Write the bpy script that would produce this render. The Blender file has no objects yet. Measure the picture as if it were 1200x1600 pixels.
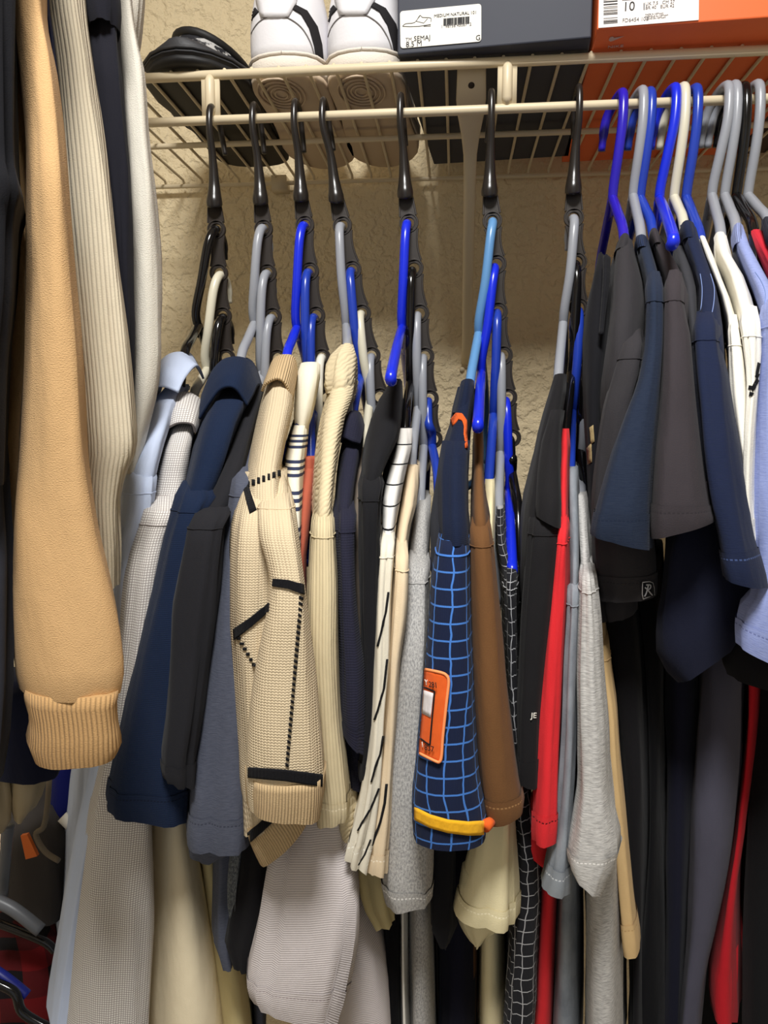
import bpy, bmesh, math, random
import numpy as np
from mathutils import Vector, Matrix, noise
from mathutils.bvhtree import BVHTree
random.seed(7)
S = bpy.context.scene
COL = S.collection

# ------------------------------------------------------------------ camera
FPX = 1150.0
CAM = Vector((0.0, 0.0, 1.40))
dY = Vector((112/FPX, -140/FPX, 1.0)).normalized()          # direction into the wall, in camera axes (right, down, forward)
dX = Vector((9550.0, 150.0, -1150.0)).normalized()
dX = (dX - dX.dot(dY)*dY).normalized()
dZ = dX.cross(dY).normalized()
RIGHT = Vector((dX.x, dY.x, dZ.x)); DOWN = Vector((dX.y, dY.y, dZ.y)); FWD = Vector((dX.z, dY.z, dZ.z))
cam = bpy.data.cameras.new('camera'); camo = bpy.data.objects.new('camera', cam); COL.objects.link(camo)
mw = Matrix.Identity(4)
for i in range(3):
    mw[i][0] = RIGHT[i]; mw[i][1] = -DOWN[i]; mw[i][2] = -FWD[i]; mw[i][3] = CAM[i]
camo.matrix_world = mw
cam.sensor_fit = 'AUTO'; cam.sensor_width = 36.0; cam.lens = FPX/1600*36.0
cam.clip_start = 0.02; cam.clip_end = 50
S.camera = camo

# ------------------------------------------------------------------ light and exposure
S.view_settings.view_transform = 'Standard'; S.view_settings.look = 'None'
S.view_settings.gamma = 1.0; S.view_settings.use_curve_mapping = False
S.view_settings.exposure = 0.1
world = bpy.data.worlds.new('world'); S.world = world; world.use_nodes = True
world.node_tree.nodes['Background'].inputs[0].default_value = (0.93, 0.96, 1.0, 1)
world.node_tree.nodes['Background'].inputs[1].default_value = 0.42
LAMP_LOC = (-0.02, -0.16, 2.375); LAMP_POWER = 25.5; LAMP_COL = (1.0, 0.99, 0.97); LAMP_R = 0.17

# ------------------------------------------------------------------ helpers
def ray(px, py):
    x, y = (px-600)/FPX, (py-800)/FPX
    return RIGHT*x + DOWN*y + FWD
def P(px, py, Y):
    d = ray(px, py); return CAM + d*((Y-CAM.y)/d.y)
def PZ(px, py, z):
    d = ray(px, py); return CAM + d*((z-CAM.z)/d.z)
def lin(c):
    c = c/255.0
    return c/12.92 if c <= 0.04045 else ((c+0.055)/1.055)**2.4
def L(rgb): return tuple(lin(v) for v in rgb) + (1.0,)

def link(o, parent=None):
    COL.objects.link(o)
    if parent is not None: o.parent = parent
    return o
def tag(o, label=None, cat=None, group=None, kind=None):
    if label: o['label'] = label
    if cat: o['category'] = cat
    if group: o['group'] = group
    if kind: o['kind'] = kind
    return o
def mesh(name, verts, faces, mat, parent=None, smooth=True, uvs=None):
    me = bpy.data.meshes.new(name); me.from_pydata([tuple(v) for v in verts], [], faces)
    if uvs is not None:
        lay = me.uv_layers.new(name='UVMap'); k = 0
        for f in uvs:
            for uv in f:
                lay.data[k].uv = uv; k += 1
    bm = bmesh.new(); bm.from_mesh(me); bmesh.ops.recalc_face_normals(bm, faces=bm.faces); bm.to_mesh(me); bm.free()
    if smooth: me.polygons.foreach_set('use_smooth', [True]*len(me.polygons))
    if mat: me.materials.append(mat)
    o = bpy.data.objects.new(name, me); link(o, parent); return o
def empty(name, loc=(0, 0, 0)):
    o = bpy.data.objects.new(name, None); o.empty_display_size = 0.05; COL.objects.link(o)
    o['base'] = tuple(loc); return o

class MB:                       # collects simple shapes into one mesh
    def __init__(s): s.v = []; s.f = []
    def add(s, v, f):
        k = len(s.v); s.v += [Vector(p) for p in v]; s.f += [tuple(i+k for i in q) for q in f]
    def box(s, a, b):
        x0, y0, z0 = a; x1, y1, z1 = b
        s.add([(x0,y0,z0),(x1,y0,z0),(x1,y1,z0),(x0,y1,z0),(x0,y0,z1),(x1,y0,z1),(x1,y1,z1),(x0,y1,z1)],
              [(0,3,2,1),(4,5,6,7),(0,1,5,4),(1,2,6,5),(2,3,7,6),(3,0,4,7)])
    def tube(s, pts, r, seg=10, cap=True, flat=None):
        pts = [Vector(p) for p in pts]; n = len(pts)
        rr = r if isinstance(r, (list, tuple)) else [r]*n
        v = []; up = None
        for i, p in enumerate(pts):
            t = (pts[min(i+1, n-1)] - pts[max(i-1, 0)]).normalized()
            if up is None:
                up = Vector((1, 0, 0)) if abs(t.x) < .9 else Vector((0, 0, 1))
            a = (up - t*up.dot(t)).normalized(); up = a; b = t.cross(a)
            for j in range(seg):
                th = 2*math.pi*j/seg
                v.append(p + a*math.cos(th)*rr[i] + b*math.sin(th)*rr[i]*(flat or 1))
        f = []
        for i in range(n-1):
            for j in range(seg):
                f.append((i*seg+j, i*seg+(j+1) % seg, (i+1)*seg+(j+1) % seg, (i+1)*seg+j))
        if cap: f += [tuple(range(seg)), tuple(range((n-1)*seg, n*seg))]
        s.add(v, f)
    def build(s, name, mat, parent=None, smooth=True): return mesh(name, s.v, s.f, mat, parent, smooth)

def smoothpts(pts, k=6):
    pts = [Vector(p) for p in pts]; out = []; n = len(pts)
    for i in range(n-1):
        p0 = pts[max(i-1, 0)]; p1 = pts[i]; p2 = pts[i+1]; p3 = pts[min(i+2, n-1)]
        for j in range(k):
            t = j/k
            out.append(0.5*((2*p1) + (p2-p0)*t + (2*p0-5*p1+4*p2-p3)*t*t + (3*p1-p0-3*p2+p3)*t**3))
    out.append(pts[-1]); return out
def pchip(xs, Y, q):
    xs = np.asarray(xs, float); Y = np.asarray(Y, float); h = np.diff(xs); d = np.diff(Y, axis=0)/h[:, None]
    n = len(xs); m = np.zeros_like(Y)
    if n == 2: m[:] = d[0]
    else:
        for k in range(1, n-1):
            w1 = 2*h[k]+h[k-1]; w2 = h[k]+2*h[k-1]; a, b = d[k-1], d[k]
            with np.errstate(divide='ignore', invalid='ignore'):
                m[k] = np.where(a*b > 0, (w1+w2)/(w1/np.where(a == 0, 1e-12, a)+w2/np.where(b == 0, 1e-12, b)), 0)
        m[0] = d[0]; m[-1] = d[-1]
    out = []
    for x in q:
        k = min(max(int(np.searchsorted(xs, x)-1), 0), n-2); t = (x-xs[k])/h[k]; H = h[k]
        out.append(Y[k]*(1+2*t)*(1-t)**2 + m[k]*H*t*(1-t)**2 + Y[k+1]*t*t*(3-2*t) + m[k+1]*H*t*t*(t-1))
    return np.array(out)

# ------------------------------------------------------------------ materials
class NT:
    def __init__(s, name, rough=0.85, spec=0.25):
        s.m = bpy.data.materials.new(name); s.m.use_nodes = True; s.t = s.m.node_tree; s.b = s.t.nodes['Principled BSDF']
        s.b.inputs['Roughness'].default_value = rough; s.b.inputs['Specular IOR Level'].default_value = spec
    def n(s, typ, **kw):
        o = s.t.nodes.new(typ)
        for k, v in kw.items(): setattr(o, k, v)
        return o
    def l(s, a, b): s.t.links.new(a, b)
    def math(s, op, a, b=None, c=None):
        o = s.n('ShaderNodeMath', operation=op)
        for i, v in enumerate((a, b, c)):
            if v is None: continue
            if isinstance(v, (int, float)): o.inputs[i].default_value = v
            else: s.l(v, o.inputs[i])
        return o.outputs[0]
    def mix(s, f, a, b):
        o = s.n('ShaderNodeMix', data_type='RGBA')
        if isinstance(f, (int, float)): o.inputs[0].default_value = f
        else: s.l(f, o.inputs[0])
        for i, v in ((6, a), (7, b)):
            if isinstance(v, tuple): o.inputs[i].default_value = v
            else: s.l(v, o.inputs[i])
        return o.outputs[2]
    def uv(s):
        u = s.n('ShaderNodeUVMap'); x = s.n('ShaderNodeSeparateXYZ'); s.l(u.outputs[0], x.inputs[0]); s.uvo = u.outputs[0]
        return x.outputs[0], x.outputs[1]
    def noise(s, vec, scale, detail=2.0, rough=0.5):
        o = s.n('ShaderNodeTexNoise'); o.inputs['Scale'].default_value = scale; o.inputs['Detail'].default_value = detail
        o.inputs['Roughness'].default_value = rough
        if vec is not None: s.l(vec, o.inputs['Vector'])
        return o.outputs['Fac']
    def vmul(s, vec, m):
        o = s.n('ShaderNodeVectorMath', operation='MULTIPLY'); s.l(vec, o.inputs[0]); o.inputs[1].default_value = m; return o.outputs[0]
    def objco(s): return s.n('ShaderNodeTexCoord').outputs['Object']
    def bump(s, h, strength, dist):
        o = s.n('ShaderNodeBump'); o.inputs['Strength'].default_value = strength; o.inputs['Distance'].default_value = dist
        s.l(h, o.inputs['Height']); s.l(o.outputs[0], s.b.inputs['Normal'])
    def color(s, c):
        if isinstance(c, tuple): s.b.inputs['Base Color'].default_value = c
        else: s.l(c, s.b.inputs['Base Color'])
    def lines(s, u, p, w, off=0.0):     # 1 on lines of width w (metres), period p
        a = s.math('MULTIPLY_ADD', u, 1.0/p, 0.5+off/p); f = s.math('FRACT', a); d = s.math('ABSOLUTE', s.math('SUBTRACT', f, 0.5))
        return s.math('LESS_THAN', d, 0.5*w/p)

def plastic(name, rgb, rough=0.3):
    m = NT(name, rough, 0.5); m.color(L(rgb)); return m.m
def paint(name, rgb, rough=0.5, bump=None):
    m = NT(name, rough, 0.35); co = m.objco()
    f = m.noise(co, 60, 3); m.color(m.mix(m.math('MULTIPLY', f, 0.12), L(rgb), tuple(v*0.7 for v in L(rgb)[:3])+(1,)))
    if bump: m.bump(m.noise(co, bump[0], 4, 0.6), bump[1], bump[2])
    return m.m

def fab(name, rgb, kind='plain', rgb2=None, p=0.004, w=0.0006, mott=0.10, rough=0.92, stitch=None, bs=1.0, vst=None):
    """fabric: UV is in metres, u around the tube measured from its front, v along it"""
    m = NT(name, rough, 0.15); u, v = m.uv(); co = m.objco()
    m.b.inputs['Sheen Weight'].default_value = 0.04; m.b.inputs['Sheen Roughness'].default_value = 0.5
    c1 = L(rgb); dark = tuple(x*0.72 for x in c1[:3])+(1,); c2 = L(rgb2) if rgb2 else dark
    fine = m.noise(m.vmul(m.uvo, (1, 1.6, 1)), 900, 2, 0.6); big = m.noise(co, 22, 3, 0.6)
    base = m.mix(m.math('MULTIPLY', big, mott*2), c1, dark)
    h = fine; st, ds = 0.30*bs, 0.0006
    if kind == 'plain':
        base = m.mix(m.math('MULTIPLY', fine, mott*2.2), base, dark)
    elif kind == 'heather':
        hv = m.noise(m.vmul(m.uvo, (1.0, 0.5, 1)), 850, 3, 0.7)
        r = m.n('ShaderNodeMapRange'); r.inputs[1].default_value = 0.40; r.inputs[2].default_value = 0.62; m.l(hv, r.inputs[0])
        base = m.mix(r.outputs[0], base, c2); h = hv; st = 0.35*bs
    elif kind == 'streak':
        hv = m.noise(m.vmul(m.uvo, (0.25, 2.0, 1)), 620, 3, 0.7)
        r = m.n('ShaderNodeMapRange'); r.inputs[1].default_value = 0.38; r.inputs[2].default_value = 0.66; m.l(hv, r.inputs[0])
        base = m.mix(r.outputs[0], base, c2); h = hv; st = 0.35*bs
    elif kind == 'knit':
        a = m.math('MULTIPLY', u, 2*math.pi/p); sa = m.math('ABSOLUTE', m.math('SINE', m.math('MULTIPLY', a, 0.5)))
        b = m.math('SINE', m.math('ADD', m.math('MULTIPLY', v, 2*math.pi/(p*0.75)), m.math('MULTIPLY', sa, 2.2)))
        h = m.math('ADD', m.math('MULTIPLY', b, 0.35), m.math('ADD', sa, m.math('MULTIPLY', fine, 0.6)))
        base = m.mix(m.math('MULTIPLY_ADD', b, -0.10, 0.16), base, dark); st, ds = 0.55*bs, 0.0009
    elif kind == 'rib':
        a = m.math('ABSOLUTE', m.math('SINE', m.math('MULTIPLY', u, math.pi/p)))
        a = m.math('POWER', a, 0.6); h = m.math('ADD', a, m.math('MULTIPLY', fine, 0.35))
        base = m.mix(m.math('MULTIPLY', m.math('SUBTRACT', 1.0, a), 0.55), base, dark); st, ds = 0.8*bs, 0.0012
    elif kind == 'pleat':     # horizontal crinkles
        wv = m.math('ADD', v, m.math('MULTIPLY', big, 0.03)); wv = m.math('ADD', wv, m.math('MULTIPLY', u, 0.5))
        a = m.math('ABSOLUTE', m.math('SINE', m.math('MULTIPLY', wv, math.pi/p)))
        h = m.math('ADD', a, m.math('MULTIPLY', fine, 0.3)); base = m.mix(m.math('MULTIPLY', m.math('SUBTRACT', 1.0, a), 0.30), base, dark); st, ds = 0.8*bs, 0.0018
    elif kind == 'check':
        k = m.math('MAXIMUM', m.lines(u, p, w), m.lines(v, p, w)); base = m.mix(k, base, c2)
    elif kind == 'cross':     # fine crosswise line
        a = m.math('SINE', m.math('MULTIPLY', v, 2*math.pi/p)); h = m.math('ADD', m.math('MULTIPLY', a, 0.5), fine)
        k = m.math('GREATER_THAN', m.math('ADD', a, m.math('MULTIPLY', fine, 1.4)), 0.95); base = m.mix(m.math('MULTIPLY', k, 0.75), base, c2)
    elif kind == 'hstripe':
        k = m.lines(v, p, w); base = m.mix(k, base, c2)
    elif kind == 'vstripe':
        k = m.lines(u, p, w); base = m.mix(k, base, c2)
    elif kind == 'doublestripe':
        k = m.math('MAXIMUM', m.math('MAXIMUM', m.lines(v, p, w), m.lines(v, p, w, w*2.0)), m.lines(v, p, w, -w*2.0)); base = m.mix(k, base, c2)
    elif kind == 'mesh':
        a = m.math('SINE', m.math('MULTIPLY', v, 2*math.pi/p)); b = m.math('SINE', m.math('MULTIPLY', u, 2*math.pi/p)); h = m.math('ADD', a, m.math('MULTIPLY', b, 0.6))
        base = m.mix(m.math('MULTIPLY_ADD', h, 0.10, 0.16), base, dark); st, ds = 0.22*bs, 0.0004
    elif kind == 'windowpane':
        wu = m.math('ADD', u, m.math('MULTIPLY', m.math('SUBTRACT', big, 0.5), 0.012))
        k = m.math('MAXIMUM', m.lines(wu, p, w), m.lines(v, p*0.9, w)); base = m.mix(k, base, c2)
        b = m.math('SINE', m.math('MULTIPLY', u, 2*math.pi/0.0012)); h = m.math('ADD', m.math('MULTIPLY', b, 0.6), fine)
    elif kind == 'plaid':
        ku = m.lines(u, p, p*0.5); kv = m.lines(v, p, p*0.5); s2 = m.math('MULTIPLY', m.math('ADD', ku, kv), 0.5); base = m.mix(s2, base, c2)
    elif kind == 'velvet':
        hv = m.noise(m.vmul(m.uvo, (1.6, 0.7, 1)), 30, 4, 0.6)
        r = m.n('ShaderNodeMapRange'); r.inputs[1].default_value = 0.35; r.inputs[2].default_value = 0.7; m.l(hv, r.inputs[0]); base = m.mix(r.outputs[0], base, c2)
    if stitch:
        a = m.math('ABSOLUTE', m.math('SUBTRACT', v, vst if vst else 0.004)); k = m.math('LESS_THAN', a, 0.0005)
        d = m.math('LESS_THAN', m.math('FRACT', m.math('MULTIPLY', u, 1/0.0026)), 0.62); base = m.mix(m.math('MULTIPLY', k, d), base, L(stitch))
        h = m.math('SUBTRACT', h, m.math('MULTIPLY', m.math('LESS_THAN', a, 0.0010), 1.2))
    m.color(base); m.bump(h, st, ds)
    wr = m.n('ShaderNodeBump'); wr.inputs['Strength'].default_value = 0.42; wr.inputs['Distance'].default_value = 0.004
    m.l(m.noise(m.vmul(m.uvo, (1.0, 0.38, 1)), 42, 3, 0.55), wr.inputs['Height']); m.l(wr.outputs[0], m.t.nodes['Bump'].inputs['Normal'])
    return m.m

# ------------------------------------------------------------------ cloth builders
BVH = {}; SEC = {}
def rows6(rows, b):
    out = []
    for r in rows:
        r = list(r)
        if len(r) == 4: y, xl, xr, Y = r; out.append([y, xl, y, xr, Y, b])
        elif len(r) == 5: y, xl, xr, Y, bb = r; out.append([y, xl, y, xr, Y, bb])
        else: out.append(r)
    return out
def loft(name, rows, mat, parent, b=0.04, n=2.4, seg=28, step=0.009, amp=0.003, freq=2.0, vf=7.0, seed=0.0, front=0.35, cap=True, rim=True, lo=0.0, infl=0.0, u0=0.0, flat=0.7):
    R = np.array(rows6(rows, b), float)
    ym = (R[:, 0]+R[:, 2])/2; s = np.concatenate([[0], np.cumsum(np.maximum(np.abs(np.diff(ym)), 3.0))])
    N = max(6, int(s[-1]*0.45/1150/step)+1); q = np.linspace(s[0]+(s[-1]-s[0])*lo, s[-1], N if lo == 0 else max(4, int(N*(1-lo))+2))
    A = pchip(s, R, q); V = []; vv = 0.0; v0 = 0.0
    if lo > 0:
        Q0 = pchip(s, R, np.linspace(s[0], q[0], 24)); cs_ = [(P(r[1], r[0], r[4]+.004)+P(r[3], r[2], r[4]+.004))/2 for r in Q0]; v0 = sum((cs_[i+1]-cs_[i]).length for i in range(23))
    prev = None; vlen = []; secs = []
    for yl, xl, yr, xr, Y, bb in A:
        bb *= flat; Yr = Y+min(bb, 0.03); pl = P(xl, yl, Yr); pr = P(xr, yr, Yr); pl.z = P(xl, yl, Y+.004).z; pr.z = P(xr, yr, Y+.004).z; c = (pl+pr)/2; hx = (pr-pl)/2; a = max(hx.length, 1e-4); ax = hx/a; rd = ray((xl+xr)/2, (yl+yr)/2); DV = Vector((rd.x/rd.y, 1, 0)); c0 = c + DV*(Y+bb-c.y)
        if prev is not None: vv += (c-prev).length
        prev = c; vlen.append(vv); ring = []
        for j in range(seg):
            ph = 2*math.pi*j/seg; cs, sn = math.cos(ph), math.sin(ph)
            xs = -math.copysign(abs(sn)**(2/n), sn); ys = math.copysign(abs(cs)**(2/n), cs)
            d = amp*noise.noise(Vector((cs*freq+seed, sn*freq-seed*2, (vv+v0)*vf*.6+seed*3))) + amp*0.9*(0.5-abs(noise.noise(Vector((cs*freq*2.0+seed, sn*freq*2.0, (vv+v0)*vf*.8-seed))))*2)
            d = max(min(d, 0.45*a), -0.45*a) + infl
            ring.append(c0 + ax*((a+d)*xs) + DV*((bb+d)*ys))
        secs.append((c, ring)); V += ring
    M = len(A); F = []; UV = []
    per = []
    for i in range(M):
        ring = secs[i][1]; l = [0.0]
        for j in range(seg): l.append(l[-1]+(ring[(j+1) % seg]-ring[j]).length)
        per.append([x-l[seg//2]+u0 for x in l])
    for i in range(M-1):
        for j in range(seg):
            k = (j+1) % seg
            F.append((i*seg+j, i*seg+k, (i+1)*seg+k, (i+1)*seg+j))
            UV.append([(per[i][j], vlen[i]), (per[i][j+1], vlen[i]), (per[i+1][j+1], vlen[i+1]), (per[i+1][j], vlen[i+1])])
    if cap:
        ct = secs[0][0].copy(); ct = sum(secs[0][1], Vector())/seg; ci = len(V); V.append(ct)
        for j in range(seg):
            F.append(((j+1) % seg, j, ci)); UV.append([(0, 0)]*3)
    if rim:                                  # open cuff: the cloth turns inside
        base = (M-1)*seg; last = secs[-1][1]; cc = sum(last, Vector())/seg
        upv = (sum(secs[max(M-4, 0)][1], Vector())/seg - cc)
        V += [q_.copy() for q_ in last]; base = len(V)-seg; st = len(V)
        for lvl, (kk, uu) in enumerate(((0.93, 0.02), (0.86, 0.9))):
            for pnt in last: V.append(cc + (pnt-cc)*kk + upv*uu)
        for j in range(seg):
            k = (j+1) % seg
            F.append((base+j, base+k, st+k, st+j)); UV.append([(per[-1][j], vlen[-1]), (per[-1][j+1], vlen[-1]), (per[-1][j+1], vlen[-1]+.003), (per[-1][j], vlen[-1]+.003)])
            F.append((st+j, st+k, st+seg+k, st+seg+j)); UV.append([(per[-1][j], vlen[-1]), (per[-1][j+1], vlen[-1]), (per[-1][j+1], vlen[-1]+.01), (per[-1][j], vlen[-1]+.01)])
        F.append(tuple(st+seg+j for j in range(seg))); UV.append([(0, 0)]*seg)
    o = mesh(name, V, F, mat, parent, True, UV)
    # recalc normals may reorder nothing: polygons keep their loops
    BVH[o] = BVHTree.FromPolygons([tuple(v) for v in V], F)
    SEC[o] = [r_ for _, r_ in secs]
    return o
def onmesh(objs, px, py, off=0.0008):
    d = ray(px, py).normalized(); best = None
    for o in (objs if isinstance(objs, (list, tuple)) else [objs]):
        h = BVH[o].ray_cast(CAM, d)
        if h[0] is not None and (best is None or h[3] < best): best = h[3]
    return None if best is None else CAM + d*(best-off)
def decal(name, objs, quad, mat, parent, nu=8, nv=8, off=0.0009, thick=0.0012):
    """a patch of cloth lying on the surface: quad = corner pixels (tl, tr, br, bl), or list of quads"""
    quads = quad if isinstance(quad[0][0], (tuple, list)) else [quad]
    V = []; F = []; UV = []
    for (tl, tr, br, bl) in quads:
        g = {}; last = None
        for i in range(nv+1):
            for j in range(nu+1):
                a, b = j/nu, i/nv
                x = (tl[0]*(1-a)+tr[0]*a)*(1-b)+(bl[0]*(1-a)+br[0]*a)*b; y = (tl[1]*(1-a)+tr[1]*a)*(1-b)+(bl[1]*(1-a)+br[1]*a)*b
                p = onmesh(objs, x, y, off); g[i, j] = p
        for i in range(nv):
            for j in range(nu):
                if all(g[k] is not None for k in ((i, j), (i, j+1), (i+1, j+1), (i+1, j))):
                    k0 = len(V); V += [g[i, j], g[i, j+1], g[i+1, j+1], g[i+1, j]]; F.append((k0, k0+1, k0+2, k0+3))
                    UV.append([(j/nu*.03, i/nv*.03), ((j+1)/nu*.03, i/nv*.03), ((j+1)/nu*.03, (i+1)/nv*.03), (j/nu*.03, (i+1)/nv*.03)])
    o = mesh(name, V, F, mat, parent, True, UV)
    bm = bmesh.new(); bm.from_mesh(o.data); bmesh.ops.remove_doubles(bm, verts=bm.verts, dist=0.00005)
    for f in bm.faces:
        if f.normal.dot(CAM-f.calc_center_median()) < 0: f.normal_flip()
    bm.to_mesh(o.data); bm.free()
    sm = o.modifiers.new('thickness', 'SOLIDIFY'); sm.thickness = thick; sm.offset = 0
    return o
def sheet(name, polys, mat, parent, thick=0.002, k=6, amp=0.0, seed=0):
    W = [smoothpts([P(*p) for p in poly], k) for poly in polys]
    cols = len(W[0]); G = []
    for j in range(cols):
        G.append(smoothpts([w[j] for w in W], k) if len(W) > 2 else [W[0][j].lerp(W[1][j], t/k) for t in range(k+1)])
    rows = len(G[0]); V = []; F = []; UV = []
    for i in range(rows):
        for j in range(cols):
            p = G[j][i].copy()
            if amp: p += Vector((1, 0.3, 1))*amp*noise.noise(p*45+Vector((seed, 0, 0)))
            V.append(p)
    lu = [0]; lv = [0]
    for j in range(1, cols): lu.append(lu[-1]+(G[j][0]-G[j-1][0]).length)
    for i in range(1, rows): lv.append(lv[-1]+(G[cols//2][i]-G[cols//2][i-1]).length)
    for i in range(rows-1):
        for j in range(cols-1):
            F.append((i*cols+j, i*cols+j+1, (i+1)*cols+j+1, (i+1)*cols+j)); UV.append([(lu[j], lv[i]), (lu[j+1], lv[i]), (lu[j+1], lv[i+1]), (lu[j], lv[i+1])])
    o = mesh(name, V, F, mat, parent, True, UV); BVH[o] = BVHTree.FromPolygons([tuple(v) for v in V], F)
    sm = o.modifiers.new('thickness', 'SOLIDIFY'); sm.thickness = thick; sm.offset = 0
    return o
def text(name, s, size, origin, xdir, ydir, mat, parent, align='LEFT', ext=0.00015):
    cu = bpy.data.curves.new(name, 'FONT'); cu.body = s; cu.size = size; cu.align_x = align; cu.extrude = ext; cu.resolution_u = 3
    to = bpy.data.objects.new(name, cu); COL.objects.link(to)
    dg = bpy.context.evaluated_depsgraph_get(); me = bpy.data.meshes.new_from_object(to.evaluated_get(dg)); COL.objects.unlink(to); bpy.data.objects.remove(to)
    x = Vector(xdir).normalized(); y = Vector(ydir).normalized(); z = x.cross(y)
    me.transform(Matrix(((x.x, y.x, z.x, origin[0]), (x.y, y.y, z.y, origin[1]), (x.z, y.z, z.z, origin[2]), (0, 0, 0, 1))))
    me.materials.clear(); me.materials.append(mat)
    o = bpy.data.objects.new(name, me); link(o, parent); return o
# ------------------------------------------------------------------ setting
M_WALL = NT('cream_textured_wall', 0.8, 0.2)
_co = M_WALL.objco(); _a = M_WALL.noise(_co, 75, 3, 0.55); _b = M_WALL.noise(_co, 260, 2, 0.5)
_r = M_WALL.n('ShaderNodeMapRange'); _r.inputs[1].default_value = 0.42; _r.inputs[2].default_value = 0.60; M_WALL.l(_a, _r.inputs[0])
M_WALL.color(M_WALL.mix(M_WALL.math('MULTIPLY', _b, 0.10), L((234, 216, 178)), L((214, 193, 152))))
M_WALL.bump(M_WALL.math('ADD', _r.outputs[0], M_WALL.math('MULTIPLY', _b, 0.5)), 0.75, 0.0026); M_WALL = M_WALL.m
M_CEIL = paint('ceiling_paint', (238, 232, 218), 0.9); M_FLOOR = fab('carpet_beige', (150, 132, 108), 'heather', (110, 96, 78))
M_WHITEPAINT = paint('white_trim_paint', (232, 228, 218), 0.45)
X0, X1, YB, YW, ZC = -0.95, 1.30, -1.15, 1.022, 2.44
def slab(name, a, b, mat):
    m = MB(); m.box(a, b); o = m.build(name, mat, None, False); tag(o, kind='structure'); return o
slab('wall_back', (X0, YW, 0), (X1, YW+.1, ZC), M_WALL)
M_SIDE = paint('side_wall_paint', (196, 188, 172), 0.9)
slab('wall_left', (X0-.1, YB, 0), (X0, YW+.1, ZC), M_SIDE)
slab('wall_right', (X1, YB, 0), (X1+.1, YW+.1, ZC), M_SIDE)
slab('wall_front', (X0-.1, YB-.1, 0), (-.50, YB, ZC), M_SIDE)          # wall beside the unseen doorway, opened behind the camera for world fill light
slab('wall_front', (.70, YB-.1, 0), (X1+.1, YB, ZC), M_SIDE)
slab('wall_front', (-.50, YB-.1, 2.05), (.70, YB, ZC), M_SIDE)
slab('floor', (X0-.1, YB-.1, -.1), (X1+.1, YW+.1, 0), M_FLOOR)
slab('ceiling', (X0-.1, YB-.1, ZC), (X1+.1, YW+.1, ZC+.1), M_CEIL)
slab('baseboard_back', (X0, YW-.012, 0), (X1, YW, .09), M_WHITEPAINT)

# ceiling lamp (above and behind the camera)
la = bpy.data.lights.new('closet_lamp', 'AREA'); la.shape = 'DISK'; la.size = LAMP_R*2; la.energy = LAMP_POWER; la.color = LAMP_COL
lo_ = bpy.data.objects.new('closet_lamp_light', la); lo_.location = LAMP_LOC; COL.objects.link(lo_)
mb = MB(); mb.tube([(LAMP_LOC[0], LAMP_LOC[1], ZC-.001), (LAMP_LOC[0], LAMP_LOC[1], LAMP_LOC[2]+.01)], [LAMP_R*1.1, LAMP_R*1.05], 24)
fx = mb.build('ceiling_lamp', M_WHITEPAINT); tag(fx, 'round white ceiling lamp fixture above the closet', 'lamp')

# ------------------------------------------------------------------ wire shelf
M_WIRE = paint('almond_vinyl_coating', (220, 204, 172), 0.38)
M_HOLE = plastic('dark_hole', (40, 28, 20), 0.6)
YR = 0.705
ZR = P(600, 105.5, YR).z; ZROD = P(600, 177.5, YR).z; YBACK = 1.008
XL_, XR_ = X0+.004, X1-.004
shelf = empty('wire_shelf', (0, YR, ZR)); tag(shelf, 'almond coated wire closet shelf with a hanging rod along its front', 'shelf')
def rod(name, y, z, r, seg=14):
    m = MB(); m.tube([(XL_, y, z), (0, y, z), (XR_, y, z)], r, seg); return m.build(name, M_WIRE, shelf)
rod('front_rail', YR, ZR, .0042); rod('hanging_rod', YR, ZROD, .0040); rod('middle_rail', .862, ZR-.0035, .0032, 10); rod('back_rail', YBACK, ZR-.002, .0030, 10)
ZS = ZR+.0062                       # top of the wires, where things stand
xw = P(697, 97, YR).x; step = .0254; k0 = int((XL_-xw)/step)+1; wm = None
for k in range(k0, int((XR_-xw)/step)+1):
    if wm is None:
        m = MB(); m.tube([(0, YR-.0015, ZR+.0036), (0, YR+.006, ZR+.0046), (0, .86, ZR+.0046), (0, YBACK-.004, ZR+.0046), (0, YBACK+.001, ZR-.002)], .00165, 8)
        o = m.build('wire', M_WIRE, shelf); wm = o.data
    else: o = bpy.data.objects.new('wire', wm); link(o, shelf)
    o.location.x = xw+k*step
for px, py in ((329, 122), (793, 100)):
    x = P(px, py, YR).x; m = MB(); w = .0085
    m.box((x-w, YR-.0015, ZROD+.001), (x+w, YR+.0015, ZR-.001))
    m.tube([(x, YR-.001, ZR-.002), (x, YR-.0025, ZR-.006), (x, YR-.0025, ZROD+.008), (x, YR-.001, ZROD+.003)], [.0035, .0046, .0046, .003], 14)
    m.build('rod_support', M_WIRE, shelf)
# diagonal brace from the front rail to the wall
A = P(737, 104, YR+.010); B = P(729, 566, YW-.006)
d = (B-A).normalized(); xax = Vector((1, 0, 0)); nrm = xax.cross(d).normalized()
secs = [(0.0, .0130, .0012), (.030, .0140, .0012), (.045, .0125, .0015), (.065, .0090, .003), (.085, .0068, .0055), (.11, .0064, .006), ((B-A).length-.03, .0064, .006), ((B-A).length, .0070, .004)]
V = []; F = []
for i, (t, hw, th) in enumerate(secs):
    c = A+d*t
    for j in range(14):
        a = 2*math.pi*j/14; V.append(c+xax*hw*math.copysign(abs(math.cos(a))**.7, math.cos(a))+nrm*th*math.copysign(abs(math.sin(a))**.7, math.sin(a)))
    if i:
        for j in range(14): F.append(((i-1)*14+j, (i-1)*14+(j+1) % 14, i*14+(j+1) % 14, i*14+j))
F += [tuple(range(14)), tuple(range((len(secs)-1)*14, len(secs)*14))]
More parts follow.
